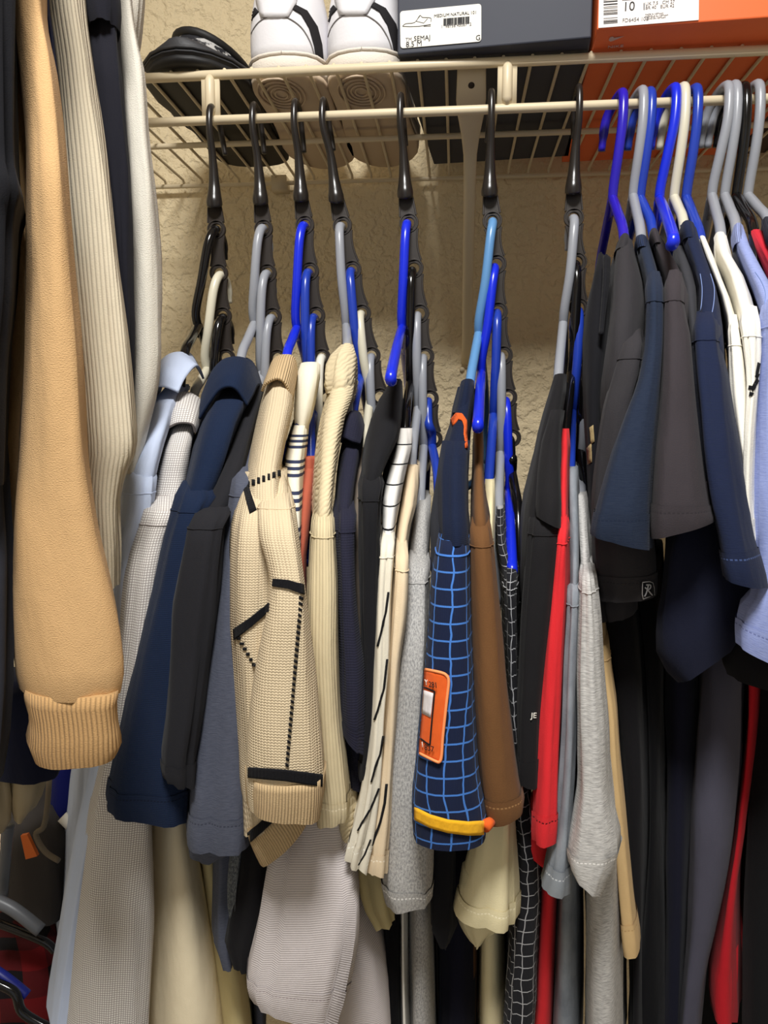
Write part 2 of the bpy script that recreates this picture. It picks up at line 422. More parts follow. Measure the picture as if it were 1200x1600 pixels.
br = mesh('support_brace', V, F, M_WIRE, shelf)
m = MB(); c = A+d*.016; side = nrm if nrm.dot(CAM-c) > 0 else -nrm
m.tube([c, c+side*.0016], .0030, 14); m.build('screw_hole', M_HOLE, br)
m = MB(); m.tube([P(722, 577, YW+.002), P(722, 577, YW-.004)], [.004, .003], 12); m.build('wall_anchor', M_WIRE, shelf)
m = MB(); p = P(441, 268, YW); m.box((p.x-.010, YBACK-.008, ZR-.012), (p.x+.010, YW+.001, ZR+.006)); m.build('wall_clip', M_WIRE, shelf)

# ------------------------------------------------------------------ shoe boxes
def planepx(px, py, o, nrm):
    dd = ray(px, py); return CAM+dd*((o-CAM).dot(nrm)/dd.dot(nrm))
def shoebox(label, pl, pr, depth, height, mcard, minside, wide=None):
    a = PZ(*pl, ZS); b = PZ(*pr, ZS); x = (b-a); x.z = 0; wl = wide or x.length; x.normalize(); y = Vector((0, 0, 1)).cross(x); z = Vector((0, 0, 1))
    root = empty('shoe_box', a); tag(root, label, 'box', 'shoe boxes on the wire shelf')
    def bx(name, u0, u1, v0, v1, w0, w1, mat, bev=.0012):
        pts = [a+x*u+y*v+z*w for w in (w0, w1) for (u, v) in ((u0, v0), (u1, v0), (u1, v1), (u0, v1))]
        o = mesh(name, pts, [(0,3,2,1),(4,5,6,7),(0,1,5,4),(1,2,6,5),(2,3,7,6),(3,0,4,7)], mat, root, False)
        bm = o.modifiers.new('bevel', 'BEVEL'); bm.width = bev; bm.segments = 2; return o
    bx('box_base', 0, wl, 0, depth, .0002, height-.012, mcard)
    bx('box_lid', -.0015, wl+.0015, -.0015, depth+.0015, height-.035, height, minside)
    return root, a, x, y, z
M_NAVY = paint('navy_card', (54, 57, 68), 0.6); M_ORANGE = paint('orange_card', (240, 112, 58), 0.5)
M_LABEL = paint('label_paper', (240, 236, 226), 0.6); M_LABELW = paint('white_label_paper', (250, 242, 236), 0.6); M_INK = plastic('black_ink', (22, 20, 22), 0.7); M_GREYINK = plastic('grey_ink', (120, 116, 114), 0.7)
M_DKBOX = paint('dark_brown_card', (70, 52, 44), 0.7); M_FOIL = plastic('silver_print', (206, 176, 160), 0.4)
def roundrect(name, cor, r, mat, parent, nrm, th=.0004):
    """flat rounded sticker through 4 corners (tl, tr, br, bl) in space"""
    n = 6; pts = []
    for i in range(4):
        p, q, s = cor[i], cor[(i-1) % 4], cor[(i+1) % 4]; dq = (q-p).normalized()*r; ds = (s-p).normalized()*r
        for j in range(n+1):
            t = j/n; pts.append((p+dq)*(1-t)**2+p*2*t*(1-t)+(p+ds)*t*t)
    k = len(pts); V = [p+nrm*th for p in pts]+[p.copy() for p in pts]
    return mesh(name, V, [tuple(range(k)), tuple(range(k, 2*k))]+[(i, (i+1) % k, k+(i+1) % k, k+i) for i in range(k)], mat, parent, False)
# navy box
root, a, x, y, z = shoebox('dark navy shoe box with a rounded cream label, beside the white shoes', (621, 86), (924, 59), .285, .118, M_NAVY, M_NAVY)
nf = -y; o0 = a+nf*.0005
Q = lambda px, py: planepx(px, py, o0, nf)
lab = roundrect('size_label', [Q(625, 18), Q(752, 6), Q(752, 65), Q(626, 76)], .003, M_LABEL, root, nf)
o0 = a+nf*.0011
lx = (Q(752, 6)-Q(625, 18)).normalized(); ly = z
def tx(s, px, py, h, mat=M_INK, par=lab, **kw): return text('label_print', s, h, Q(px, py), lx, ly, mat, par, **kw)
tx('MEDIUM NATURAL 101', 678, 27.5, .0036); tx('SEMAJ', 646.5, 64, .0056); tx('TM', 633.5, 64.8, .0042, M_GREYINK); tx('8.5 M', 634, 73.8, .0064); tx('G', 743, 63, .0060)
tx('1  98756 45067  2', 689, 44, .0036, M_GREYINK)
mbar = MB(); random.seed(3)
for i in range(30):
    px = 693+i*1.37; w = random.choice((.0002, .0003, .0005))
    p = Q(px, 40.5-(px-693)*.085); mbar.add([p-lx*w, p+lx*w, p+lx*w+z*.0060, p-lx*w+z*.0060], [(0, 1, 2, 3)])
tag(mbar.build('barcode', M_INK, lab, False), kind='stuff')
mdr = MB(); dr = [(629, 41), (640, 41.5), (655, 41), (673, 38), (673, 40.5), (662, 41)]
mdr.tube([Q(*p) for p in dr], .00022, 5); mdr.tube([Q(*p) for p in smoothpts([(629, 41, 0), (634, 37, 0), (648, 35, 0), (656, 24, 0), (660, 27, 0), (673, 28, 0), (673, 34, 0)], 3) for p in [(p[0], p[1])]], .00022, 5)
mdr.tube([Q(656, 25), Q(650, 33), Q(662, 36), Q(668, 29)], .0002, 5)
mdr.build('shoe_drawing', M_INK, lab)
# orange box
root, a, x, y, z = shoebox('orange shoe box with a white size label at the right end of the shelf', (933, 47), (1200, 27.5), .318, .125, M_ORANGE, M_ORANGE, wide=.205)
nf = -y; o0 = a+nf*.0005
lab = roundrect('size_label', [Q(936, -14), Q(1092, -25), Q(1091.5, 31.5), Q(935, 44)], .0006, M_LABELW, root, nf)
o0 = a+nf*.0011; lx = (Q(1091, 31.5)-Q(935, 44)).normalized()
tx('10', 972.5, 17.5, .0100); tx('FD6454 102', 972, 35, .0042, M_GREYINK); tx('UK 7.5   CM 27', 1008, 8.5, .0036, M_GREYINK); tx('BR 40   EUR 42', 1008, 14.8, .0036, M_GREYINK)
for i, t_ in enumerate(('MADE IN VIETNAM', 'FABRIQUE AU VIETNAM', 'HECHO EN VIETNAM')): tx(t_, 1008, 24+i*3.4, .0017, M_GREYINK)
mbar = MB(); random.seed(5); yy = -8.0
while yy < 36:
    w = random.choice((.8, 1.2, 2.0)); p0 = Q(943, yy+3); p1 = Q(965, yy+1.3); q0 = Q(943, yy+3+w); q1 = Q(965, yy+1.3+w); mbar.add([q0, q1, p1, p0], [(0, 1, 2, 3)]); yy += w+random.choice((.9, 1.5, 2.4))
    if 22 < yy < 24: yy = 25.5
tag(mbar.build('barcode', M_INK, lab, False), kind='stuff')
mbar = MB(); p = [Q(1005.6, 4.5), Q(1007, 4.4), Q(1007, 15.6), Q(1005.6, 15.7)]; mbar.add(p, [(0, 1, 2, 3)]); p = [Q(972, .2), Q(1044, -5), Q(1044, -4.3), Q(972, .9)]; mbar.add(p, [(0, 1, 2, 3)])
mbar.build('label_rule', M_INK, lab, False)
# print on the underside of the box: the maker's tick and name
dn = Vector((0, 0, -1)); zb = a.z-.0003
U = lambda px, py: PZ(px, py, zb)
sw = [(951, 63), (953, 58.5), (957, 57), (960, 59), (976, 56.2), (958, 63.8), (953.5, 65)]
mesh('tick_logo', [U(*p) for p in sw], [tuple(range(len(sw)))], M_FOIL, root, False)
p0, p1 = U(949, 75.5), U(968, 74); text('logo_print', 'NIKE', .0062, p0, (p1-p0), (U(950, 70)-U(949.6, 75)), M_FOIL, root)
# dark box beyond it
shoebox('dark brown shoe box right of the orange box, its base seen through the wires', (1312, 40), (1480, 25), .30, .11, M_DKBOX, M_DKBOX, wide=.17)

# ------------------------------------------------------------------ shoes
M_LEATHER = NT('white_leather', 0.5, 0.4); M_LEATHER.color(L((233, 231, 234))); M_LEATHER.bump(M_LEATHER.noise(M_LEATHER.objco(), 420, 3), 0.25, 0.0006); M_LEATHER = M_LEATHER.m
M_MID = NT('textured_midsole', 0.6, 0.3); M_MID.color(L((232, 222, 208))); M_MID.bump(M_MID.noise(M_MID.objco(), 900, 2), 0.6, 0.0006); M_MID = M_MID.m
M_OUT = paint('outsole_rubber', (205, 184, 158), 0.7); M_BLK = NT('black_suede', 0.8, 0.2); M_BLK.color(L((38, 36, 38))); M_BLK.bump(M_BLK.noise(M_BLK.objco(), 700, 2), 0.4, 0.0005); M_BLK = M_BLK.m
M_STITCH = plastic('white_thread', (205, 203, 206), 0.8)
HW = [(0, 0), (.006, .30), (.02, .56), (.045, .76), (.08, .88), (.14, .95), (.25, .93), (.4, .90), (.55, .97), (.7, 1.08), (.82, 1.03), (.9, .84), (.96, .56), (.99, .28), (1, 0)]
def outline(cx, y0, Lh, W, scale=1.0, hs=1.0, flip=False):
    pts = []
    side = [(t, w) for t, w in HW]
    for sgn in (-1, 1):
        for t, w in (side if sgn < 0 else side[-2:0:-1]):
            tt = 1-t if flip else t
            pts.append(Vector((cx+sgn*W*w*scale, y0+Lh*(.5+(tt-.5)*(1-(1-scale)*.5)), 0)))
    return pts
def ringmesh(name, rings, mat, parent, captop=True, capbot=True):
    n = len(rings[0]); V = [p for r in rings for p in r]; F = []
    for i in range(len(rings)-1):
        for j in range(n): F.append((i*n+j, i*n+(j+1) % n, (i+1)*n+(j+1) % n, (i+1)*n+j))
    if capbot: F.append(tuple(range(n)))
    if captop: F.append(tuple(range((len(rings)-1)*n, len(rings)*n)))
    o = mesh(name, V, F, mat, parent); BVH[o] = BVHTree.FromPolygons([tuple(v) for v in V], F); return o
def shoe(label, cx, y0, Lh, W, mats, hgt, flip=False, midh=.026, nm='sneaker', tilt=0):
    root = empty(nm, (cx, y0, ZS)); tag(root, label, 'shoe', 'shoes on the wire shelf')
    def at(scale, zz):
        r = outline(cx, y0, Lh, W, scale, flip=flip)
        for p in r: p.z = ZS+zz
        return r
    ringmesh('outsole', [at(.93, 0.0003), at(.985, .002), at(1.0, .006)], mats[2], root)
    mid = ringmesh('midsole', [at(1.0, .0062), at(1.02, .010), at(1.02, midh-.004), at(1.0, midh)], mats[1], root)
    base = outline(cx, y0, Lh, W, .985, flip=flip); rings = []
    for k in range(9):
        s = k/8; r = []
        for p in base:
            t = (p.y-y0)/Lh; t = 1-t if flip else t
            h = hgt(t); bulge = 1.0+.05*math.sin(s*math.pi*.8)-.24*s*s if t < .4 else 1.0-.42*s**2.2
            yy = p.y
            if t < .2: yy = p.y + (1 if not flip else -1)*(.004*s - .006*math.sin(s*math.pi)*.6)
            r.append(Vector((cx+(p.x-cx)*bulge, yy, ZS+midh+h*s)))
        rings.append(r)
    up = ringmesh('upper', rings, mats[0], root, True, True)
    mid2 = MB(); rr = at(1.012, midh+.0006); mid2.tube(rr+[rr[0]], .0017, 8, False); mid2.build('welt', mats[1], root)
    return root, mid, up
sneak_h = lambda t: .078 if t < .3 else .078-.040*min(1, (t-.3)/.45)
def rings_on(root, px, py, rads):
    c = PZ(px, py, ZS-.0006)
    for i, r in enumerate(rads):
        m = MB(); m.tube([c+Vector((r*math.cos(a)*1.0, r*math.sin(a)*1.5, 0)) for a in [2*math.pi*k/28 for k in range(29)]], .0011, 6, False); m.build('tread_ring', M_OUT, root)
for nm, cx_px, label, dx in (('left', 445.5, 'white leather sneaker seen from its heel, beside the black shoe', 0), ('right', 568, 'white leather sneaker seen from its heel, beside the navy box', 122.5)):
    c = P(cx_px, 105, .740)
    root, mid, up = shoe(label, c.x, .727, .264, .0405, (M_LEATHER, M_MID, M_OUT), sneak_h, midh=.020)
    yo = -4*(dx/122.5)
    sh = lambda pts: [(x_+dx, y_+yo) for x_, y_ in pts]
    def chain(name, lft, rgt, mat, **kw):
        q = [(sh([lft[i]])[0], sh([rgt[i]])[0], sh([rgt[i+1]])[0], sh([lft[i+1]])[0]) for i in range(len(lft)-1)]
        return decal(name, up, q, mat, root, 6, 3, **kw)
    chain('collar_stripe', [(455, 13), (470, 22), (483, 44), (491, 72), (496, 102)], [(463, 8), (480, 17), (496, 42), (503, 70), (506, 102)], M_BLK, off=.0010)
    chain('collar_stripe', [(399, 12), (391, 22), (386, 42), (384, 70)], [(404, 18), (396, 27), (390, 45), (387, 68)], M_BLK, off=.0010)
    chain('heel_tab', [(397, -30), (401, 4), (408, 27)], [(470, -30), (463, 4), (450, 26)], M_LEATHER, off=.0016, thick=.002)
    ed = smoothpts([(387, 92, 0), (390, 62, 0), (398, 42, 0), (412, 29, 0), (430, 24, 0), (450, 28, 0), (470, 42, 0), (483, 62, 0), (490, 82, 0), (493, 100, 0)], 5)
    pts = [onmesh(up, p.x+dx, p.y+yo, .0006) for p in ed]; m = MB(); m.tube([p for p in pts if p], .0006, 6); m.build('heel_counter_seam', M_GREYINK, root)
    rings_on(root, 440+dx*1.02, 148+yo, (.006, .010, .014, .0185, .023))
M_KNIT2 = NT('black_white_knit', 0.8, 0.2); _c = M_KNIT2.objco(); _v = M_KNIT2.vmul(_c, (1, 2.6, 3.0)); _n = M_KNIT2.noise(_v, 55, 3, 0.6)
_rr = M_KNIT2.n('ShaderNodeMapRange'); _rr.inputs[1].default_value = 0.52; _rr.inputs[2].default_value = 0.60; M_KNIT2.l(_n, _rr.inputs[0])
M_KNIT2.color(M_KNIT2.mix(_rr.outputs[0], L((40, 40, 44)), L((190, 188, 186)))); M_KNIT2 = M_KNIT2.m
M_BLKR = NT('black_rubber', 0.55, 0.4); M_BLKR.color(L((52, 52, 55))); M_BLKR.bump(M_BLKR.noise(M_BLKR.objco(), 600, 2), .3, .0005); M_BLKR = M_BLKR.m
M_BLKS = plastic('black_sole', (20, 19, 20), 0.6)
def black_h(t): return .010+.016*max(0, min(1, (.75-t)/.30))
c = P(292, 120, .715)
root, mid, up = shoe('black knit shoe with its toe to the front, at the left end of the shelf', c.x, .690, .285, .050, (M_BLKR, M_BLKR, M_BLKS), black_h, flip=True, midh=.012)
# knit collar with a black rim, at the back of the shoe
rg = []; kc = P(334, 120, .86)
for k, (zz, sc, dy) in enumerate(((.020, 1.0, 0), (.048, .99, .004), (.072, .95, .008), (.090, .88, .010))):
    rg.append([Vector((kc.x+.047*sc*math.cos(a), .862+dy+.075*sc*math.sin(a), ZS+zz-.024*(k/3)*(1+math.cos(a-.5))*.6)) for a in [2*math.pi*i/32 for i in range(32)]])
ringmesh('knit_collar', rg, M_KNIT2, root, False, False)
m = MB(); m.tube(rg[-1]+[rg[-1][0]], .0045, 8, False); m.build('collar_rim', M_BLKS, root)
# ------------------------------------------------------------------ cascading hanger straps
M_BLACKP = plastic('black_plastic', (34, 30, 28), 0.28); M_STRAP = plastic('smoky_black_plastic', (44, 38, 34), 0.38)
YH = YR+.002
ORD = ['first', 'second', 'third', 'fourth', 'fifth', 'sixth', 'seventh']
def strap(idx, top, tip, bulb, holes, label):
    root = empty('cascade_strap', P(*top, YH)); tag(root, label, 'hanger strap', 'black cascading straps hooked over the rod')
    T = P(*top, YH); rc = ZROD; dz = T.z-rc
    B_ = P(*bulb, YH-.006)
    zt = max(T.z, rc+.0075); tp = P(*tip, YH+.016)
    pts = [Vector((tp.x, YH+.016, tp.z)), Vector((tp.x*.6+T.x*.4, YH+.0155, rc-.012)), Vector((T.x, YH+.012, zt-.004)), Vector((T.x, YH, zt)), Vector((T.x, YH-.011, zt-.004)), Vector((T.x*.97+B_.x*.03, YH-.014, rc-.012)), T.lerp(B_, .55)+Vector((0, -.004, 0)), T.lerp(B_, .82), B_, B_+Vector((0, .001, -.004))]
    sp = smoothpts(pts, 5); n = len(sp); rad = []
    for i in range(n):
        t = i/(n-1)*9
        rad.append(float(np.interp(t, [0, 1, 2, 3, 4, 5, 6, 7, 7.9, 8.6, 9], [.0024, .0027, .0028, .0028, .0029, .0031, .0036, .0052, .0075, .0072, .004])))
    m = MB(); m.tube(sp, rad, 12); m.build('hook', M_BLACKP, root)
    m = MB(); H = [P(*h, YH) for h in holes]; N = 24; ro, ri, th = .0083, .0052, .0022
    def prism(poly):                 # poly in the X-Z plane
        k = len(poly); m.add([(x_, YH-th, z_) for x_, z_ in poly]+[(x_, YH+th, z_) for x_, z_ in poly], [tuple(range(k)), tuple(range(2*k-1, k-1, -1))]+[(i, (i+1) % k, k+(i+1) % k, k+i) for i in range(k)])
    for h in H:
        for i in range(N):
            a, b = 2*math.pi*i/N, 2*math.pi*(i+1)/N
            prism([(h.x+ri*math.cos(a), h.z+ri*math.sin(a)), (h.x+ro*math.cos(a), h.z+ro*math.sin(a)), (h.x+ro*math.cos(b), h.z+ro*math.sin(b)), (h.x+ri*math.cos(b), h.z+ri*math.sin(b))])
        m.tube([(h.x+ro*.98*math.cos(a), YH-th, h.z+ro*.98*math.sin(a)) for a in [2*math.pi*i/N for i in range(N+1)]], .0009, 6, False)
        m.tube([(h.x+ri*1.06*math.cos(a), YH-th, h.z+ri*1.06*math.sin(a)) for a in [2*math.pi*i/N for i in range(N+1)]], .0007, 6, False)
    seq = [P(bulb[0], bulb[1]-6, YH)]+H
    for i in range(len(seq)-1):
        a, b = seq[i], seq[i+1]; dv = (b-a); ln = dv.length; dv.normalize(); sx = Vector((dv.z, 0, -dv.x))
        if sx.x < 0: sx = -sx
        s0 = 0.0 if i == 0 else .0062; s1 = ln-.0062; lf, rt = [], []
        for k in range(9):
            t = k/8; hw = .0056+.0020*(2*t-1)**2 if i else .0052+.0024*t
            c = a+dv*(s0+(s1-s0)*t); lf.append(c-sx*hw); rt.append(c+sx*hw)
        prism([(p.x, p.z) for p in lf]+[(p.x, p.z) for p in reversed(rt)])
        for e in (lf, rt): m.tube([p-Vector((0, th, 0)) for p in e], .0009, 6)
    m.build('ring_strap', M_STRAP, root, False)
STR = [
 ((334, 170), (352, 242), (335, 316), [(339, 359), (342.6, 427), (348.6, 494), (354, 559), (359, 622)]),
 ((400, 167), (413, 240), (407, 312), [(412.5, 358), (418.5, 427), (426.6, 495), (434, 560), (441, 622)]),
 ((464, 162), (475, 238), (470, 307), [(477, 352), (484.5, 424), (494.4, 493), (503, 559), (511, 622)]),
 ((507.5, 160), (521, 235), (525, 309), [(535.5, 353), (550.5, 422), (565.5, 490), (580.5, 556), (594, 620)]),
 ((627, 153), (634, 228), (633, 302), [(639, 349), (647, 420), (656, 490), (664, 557), (671, 623), (677, 686)]),
 ((767.5, 147), (761, 222), (765, 299), [(769, 346), (776, 413), (778, 487), (786, 555), (793, 621), (799, 684)]),
 ((902.5, 140), (896, 216), (896, 295), [(896, 341), (901, 410), (904, 481), (908, 557), (911, 622), (914, 685)])]
SL = ['leftmost black cascading strap on the rod, beside the cream fleece sleeve', 'second black cascading strap from the left on the rod', 'third black cascading strap from the left, under the first white shoe', 'fourth black cascading strap from the left, leaning right beside the tan ribbed collar',
      'fifth black cascading strap from the left, left of the diagonal shelf brace', 'sixth black cascading strap from the left, just right of the diagonal shelf brace', 'rightmost black cascading strap, next to the row of tee shirts']
for i, s in enumerate(STR): strap(i, *s, SL[i])

# ------------------------------------------------------------------ tubular hangers
HC = {'blue': plastic('blue_plastic', (24, 46, 214), .25), 'dark blue': plastic('dark_blue_plastic', (34, 62, 168), .25), 'violet': plastic('violet_blue_plastic', (44, 30, 176), .25), 'grey': plastic('grey_plastic', (150, 153, 160), .3), 'cream': plastic('cream_plastic', (214, 208, 186), .3),
      'white': plastic('white_plastic', (232, 228, 214), .3), 'black': plastic('glossy_black_plastic', (16, 15, 16), .15), 'light blue': plastic('light_blue_plastic', (96, 146, 196), .3)}
def hanger(color, hook, neck, arm, label, onrod=False, r=.0042, grp='tubular hangers on the cascade straps', low=False):
    Hc = P(*hook, YH); N_ = P(*neck, YH-.006); A_ = P(*arm)
    root = empty('clothes_hanger', N_); tag(root, label, 'hanger', grp)
    if onrod:
        zt = max(Hc.z, ZROD+.0085)
        pts = [Vector((Hc.x-.010, YR+.026, ZROD-.030)), Vector((Hc.x-.008, YR+.022, ZROD-.006)), Vector((Hc.x-.003, YR+.013, zt-.003)), Vector((Hc.x, YR, zt)), Vector((Hc.x, YR-.012, zt-.007)), Vector((Hc.x*.85+N_.x*.15, YR-.016, ZROD-.02)), Hc.lerp(N_, .6)+Vector((0, -.012, 0)), N_+Vector((0, -.003, .012)), N_]
    else:
        z0 = Hc.z
        pts = [Vector((Hc.x, YH+.024, z0-.022)), Vector((Hc.x, YH+.020, z0-.006)), Vector((Hc.x, YH+.006, z0+.0005)), Vector((Hc.x, YH-.009, z0-.003)), Vector((Hc.x*.8+N_.x*.2, YH-.016, z0-.018)), Hc.lerp(N_, .55)+Vector((0, -.014, 0)), N_+Vector((0, -.006, .014)), N_]
    mt = HC[color]; m = MB(); sp = smoothpts(pts, 5); m.tube(sp, [r*.8]*3+[r]*(len(sp)-3), 12); m.build('hook', mt, root)
    bare = arm[2] < .56; A_ = P(arm[0], arm[1], arm[2] if bare else arm[2]+.042); dv = A_-N_; hd = Vector((dv.x, dv.y, 0)).normalized()
    m = MB(); arms = {}
    for sg in (1, -1):
        hh = A_ if sg > 0 else N_+Vector((-dv.x, -dv.y, dv.z))
        end = hh+hd*sg*.032+Vector((0, 0, -.075))
        pts = [N_+Vector((0, 0, .002)), N_.lerp(hh, .5)+Vector((0, 0, .002)), hh, hh.lerp(end, .5)+hd*sg*.004, end]
        if bare and sg > 0: pts = [N_+Vector((0, 0, .002)), N_.lerp(hh, .5)+Vector((0, 0, .003)), hh, hh+Vector((0, .004, -.004))]; end = pts[-1]
        a = smoothpts(pts, 5); arms[sg] = a; m.tube(a, r, 10)
    drop = N_.z-arms[-1][-1].z
    lowz = N_.z-drop-.012; e1, e2 = arms[1][-1], arms[-1][-1]; i1 = e1.lerp(e2, .04); i2 = e2.lerp(e1, .04); i1.z = i2.z = lowz
    if bare: e1 = i1 = e1.lerp(e2, .22); i1 = Vector((i1.x, i1.y, lowz)); e1 = i1+Vector((0, .004, .004))
    m.tube(smoothpts([e1, e1.lerp(e2, .008)+Vector((0, 0, -.010)), i1, i1.lerp(i2, .5), i2, e2.lerp(e1, .008)+Vector((0, 0, -.010)), e2], 4), r*.9, 10)
    g = [N_+Vector((0, 0, -.001)), arms[1][4], arms[-1][4]]; off = Vector((.0012, 0, 0))
    m.add([p-off for p in g]+[p+off for p in g], [(0, 1, 2), (3, 5, 4), (0, 3, 4, 1), (1, 4, 5, 2), (2, 5, 3, 0)])
    m.build('shoulder_frame', mt, root)
    return root
SN = ['leftmost strap', 'second strap from the left', 'third strap from the left', 'fourth strap from the left', 'fifth strap from the left', 'sixth strap from the left', 'rightmost strap']
RN = ['top', 'second', 'third', 'fourth', 'fifth', 'sixth']
HG = [
 (0, 0, 'black', (338, 360), (310, 512), (288, 553, .60)), (0, 1, 'cream', (345, 431), (324, 580), (303, 618, .60)), (0, 2, 'black', (349, 497), (335, 640), (338, 690, .60)),
 (1, 0, 'grey', (411, 358), (398, 508), (377, 557, .60)), (1, 1, 'grey', (417, 429), (409, 585), (400, 640, .60)), (1, 2, 'grey', (424, 498), (416, 645), (410, 690, .60)),
 (2, 0, 'blue', (475, 354), (464, 515), (448, 556, .60)), (2, 1, 'dark blue', (482, 427), (481, 580), (484, 640, .60)), (2, 2, 'dark blue', (490, 497), (491, 640), (482, 712, .58)), (2, 3, 'white', (503, 560), (501, 690), (497, 740, .60)),
 (3, 0, 'grey', (533, 355), (541, 512), (543, 548, .60)), (3, 1, 'dark blue', (549, 425), (564, 590), (552, 645, .60)), (3, 2, 'cream', (564, 492), (578, 630), (570, 690, .60)), (3, 3, 'grey', (580, 559), (585, 690), (580, 730, .60)),
 (4, 0, 'blue', (636, 351), (628, 515), (611, 586, .535)), (4, 1, 'black', (644, 424), (641, 600), (634, 650, .60)), (4, 2, 'grey', (652, 494), (653, 640), (644, 712, .58)), (4, 3, 'grey', (661, 560), (662, 700), (657, 770, .58)), (4, 4, 'dark blue', (669, 628), (675, 700), (684, 745, .60)),
 (5, 0, 'light blue', (769, 348), (748, 523), (734, 600, .60)), (5, 1, 'blue', (772, 419), (752, 585), (747, 660, .535)), (5, 2, 'dark blue', (776, 490), (771, 650), (764, 750, .57)), (5, 3, 'grey', (782, 557), (782, 710), (779, 790, .57)), (5, 4, 'blue', (790, 627), (795, 770), (800, 886, .545)), (5, 5, 'black', (797, 687), (800, 740), (809, 792, .60)),
 (6, 0, 'grey', (895, 343), (880, 507), (873, 580, .60)), (6, 1, 'black', (898, 414), (893, 585), (884, 668, .58)), (6, 2, 'dark blue', (902, 486), (894, 645), (891, 730, .58)), (6, 3, 'black', (908, 560), (906, 700), (918, 790, .58)), (6, 4, 'grey', (909, 625), (906, 740), (908, 775, .58))]
for si, ri, c, h, n, a in HG:
    hanger(c, h, n, a, '%s plastic hanger in the %s ring of the %s' % (c, RN[ri], SN[si]))
RG = [('violet', (969, 148), (957, 313), (974, 362, .60)), ('grey', (1000, 144), (989, 310), (1001, 364, .60)), ('dark blue', (1012, 146), (1000, 313), (1018, 352, .62)), ('blue', (1050, 140), (1030, 314), (1052, 372, .54)), ('cream', (1064, 139), (1053, 312), (1068, 348, .62)), ('dark blue', (1083, 141), (1072, 312), (1094, 370, .60)),
      ('grey', (1131, 137), (1112, 309), (1126, 363, .60)), ('grey', (1143, 136), (1132, 309), (1150, 354, .60)), ('black', (1157, 138), (1150, 309), (1176, 354, .60)), ('grey', (1178, 135), (1168, 309), (1202, 348, .60))]
RL = ['violet blue hanger on the rod, leftmost of the right-hand row', 'grey hanger on the rod with the charcoal tee, second in the right-hand row', 'blue hanger on the rod just right of the first grey one', 'bright blue hanger on the rod whose rounded arm tip sticks out bare', 'cream hanger on the rod between two blue ones', 'dull blue hanger on the rod right of the cream one',
      'grey hanger on the rod, left one of two touching grey hangers', 'grey hanger on the rod, right one of two touching grey hangers', 'glossy black hanger on the rod between grey ones', 'grey hanger on the rod, rightmost of all']
for (c, h, n, a), lb in zip(RG, RL): hanger(c, h, n, a, lb, True, grp='tubular hangers on the rod at right')
# ------------------------------------------------------------------ clothes
def proj(p):
    v = Vector(p)-CAM; return 600+FPX*v.dot(RIGHT)/v.dot(FWD), 800+FPX*v.dot(DOWN)/v.dot(FWD)
SEED = [0.0]
G1, G2, G3 = 'clothes on the cascade straps', 'tee shirts on the rod at right', 'long sleeved clothes hanging at far left'
def garment(nm, label, cat='shirt', group=G1): 
    r = empty(nm); tag(r, label, cat, group); SEED[0] += 3.7; return r
def body(root, mat, rows, drop=None, end=1720, thin=.006, Yd=.56, bd=.14, amp=.0015, name='body', **kw):
    rows = rows6(rows, .1)
    if drop is not False:
        y0 = rows[-1][0]; Y0 = rows[-1][4]
        if drop is None:
            c = P((rows[-1][1]+rows[-1][3])/2, y0, Y0+.03); w = thin
            def rw(Y, yy, b):
                z = P(600, yy, Y).z; l = proj((c.x-w, Y, z)); r = proj((c.x+w, Y, z)); return [l[1], l[0], r[1], r[0], Y, b]
            rows += [rw(Yd-.01, y0+110, bd), rw(Yd, end, bd)]
        else:
            rows += [[end, drop[0], end, drop[1], drop[2] if len(drop) > 2 else Yd, bd]]
    return loft(name, rows, mat, root, n=3.2, flat=1.0, amp=amp, seed=SEED[0], step=.012, **kw)
def sleeve(root, mat, rows, b=.038, hem=None, hmat=None, amp=.0042, n=2.6, name='sleeve', hinf=.0008, **kw):
    r0 = rows6(rows, b)[0]; w0 = r0[3]-r0[1]; rows = [[r0[0]-16, r0[1]+.15*w0, r0[2]-16, r0[3]-.15*w0, r0[4]+.03, r0[5]]]+list(rows)
    o = loft(name, rows, mat, root, b=b, n=n, amp=amp, seed=SEED[0]+1, **kw)
    S_ = SEC[o]; k_ = min(range(len(S_)), key=lambda i: abs(S_[i][len(S_[i])//2].z - P(600, r0[0]+2, r0[4]).z)); k_ = max(k_, 2); sm_ = MB(); hs = len(S_[0])//2
    cc_ = sum(S_[k_], Vector())/len(S_[k_]); sm_.tube([p+(p-cc_).normalized()*.0001 for p in S_[k_][hs//2-2:hs+hs//2+3]], .0005, 6); sm_.build('armhole_seam', mat, o)
    if hem: loft('hem', rows, hmat or mat, o, b=b, n=n, amp=amp, seed=SEED[0]+1, lo=1-hem, infl=hinf, cap=False, **kw)
    return o
def fm(name, rgb, kind='plain', st=None, **kw):
    """a fabric and the same fabric with a line of stitches for its hems"""
    return fab(name, rgb, kind, **kw), fab(name+'_hem', rgb, kind, stitch=st or tuple(int(c*.62) for c in rgb), **kw)

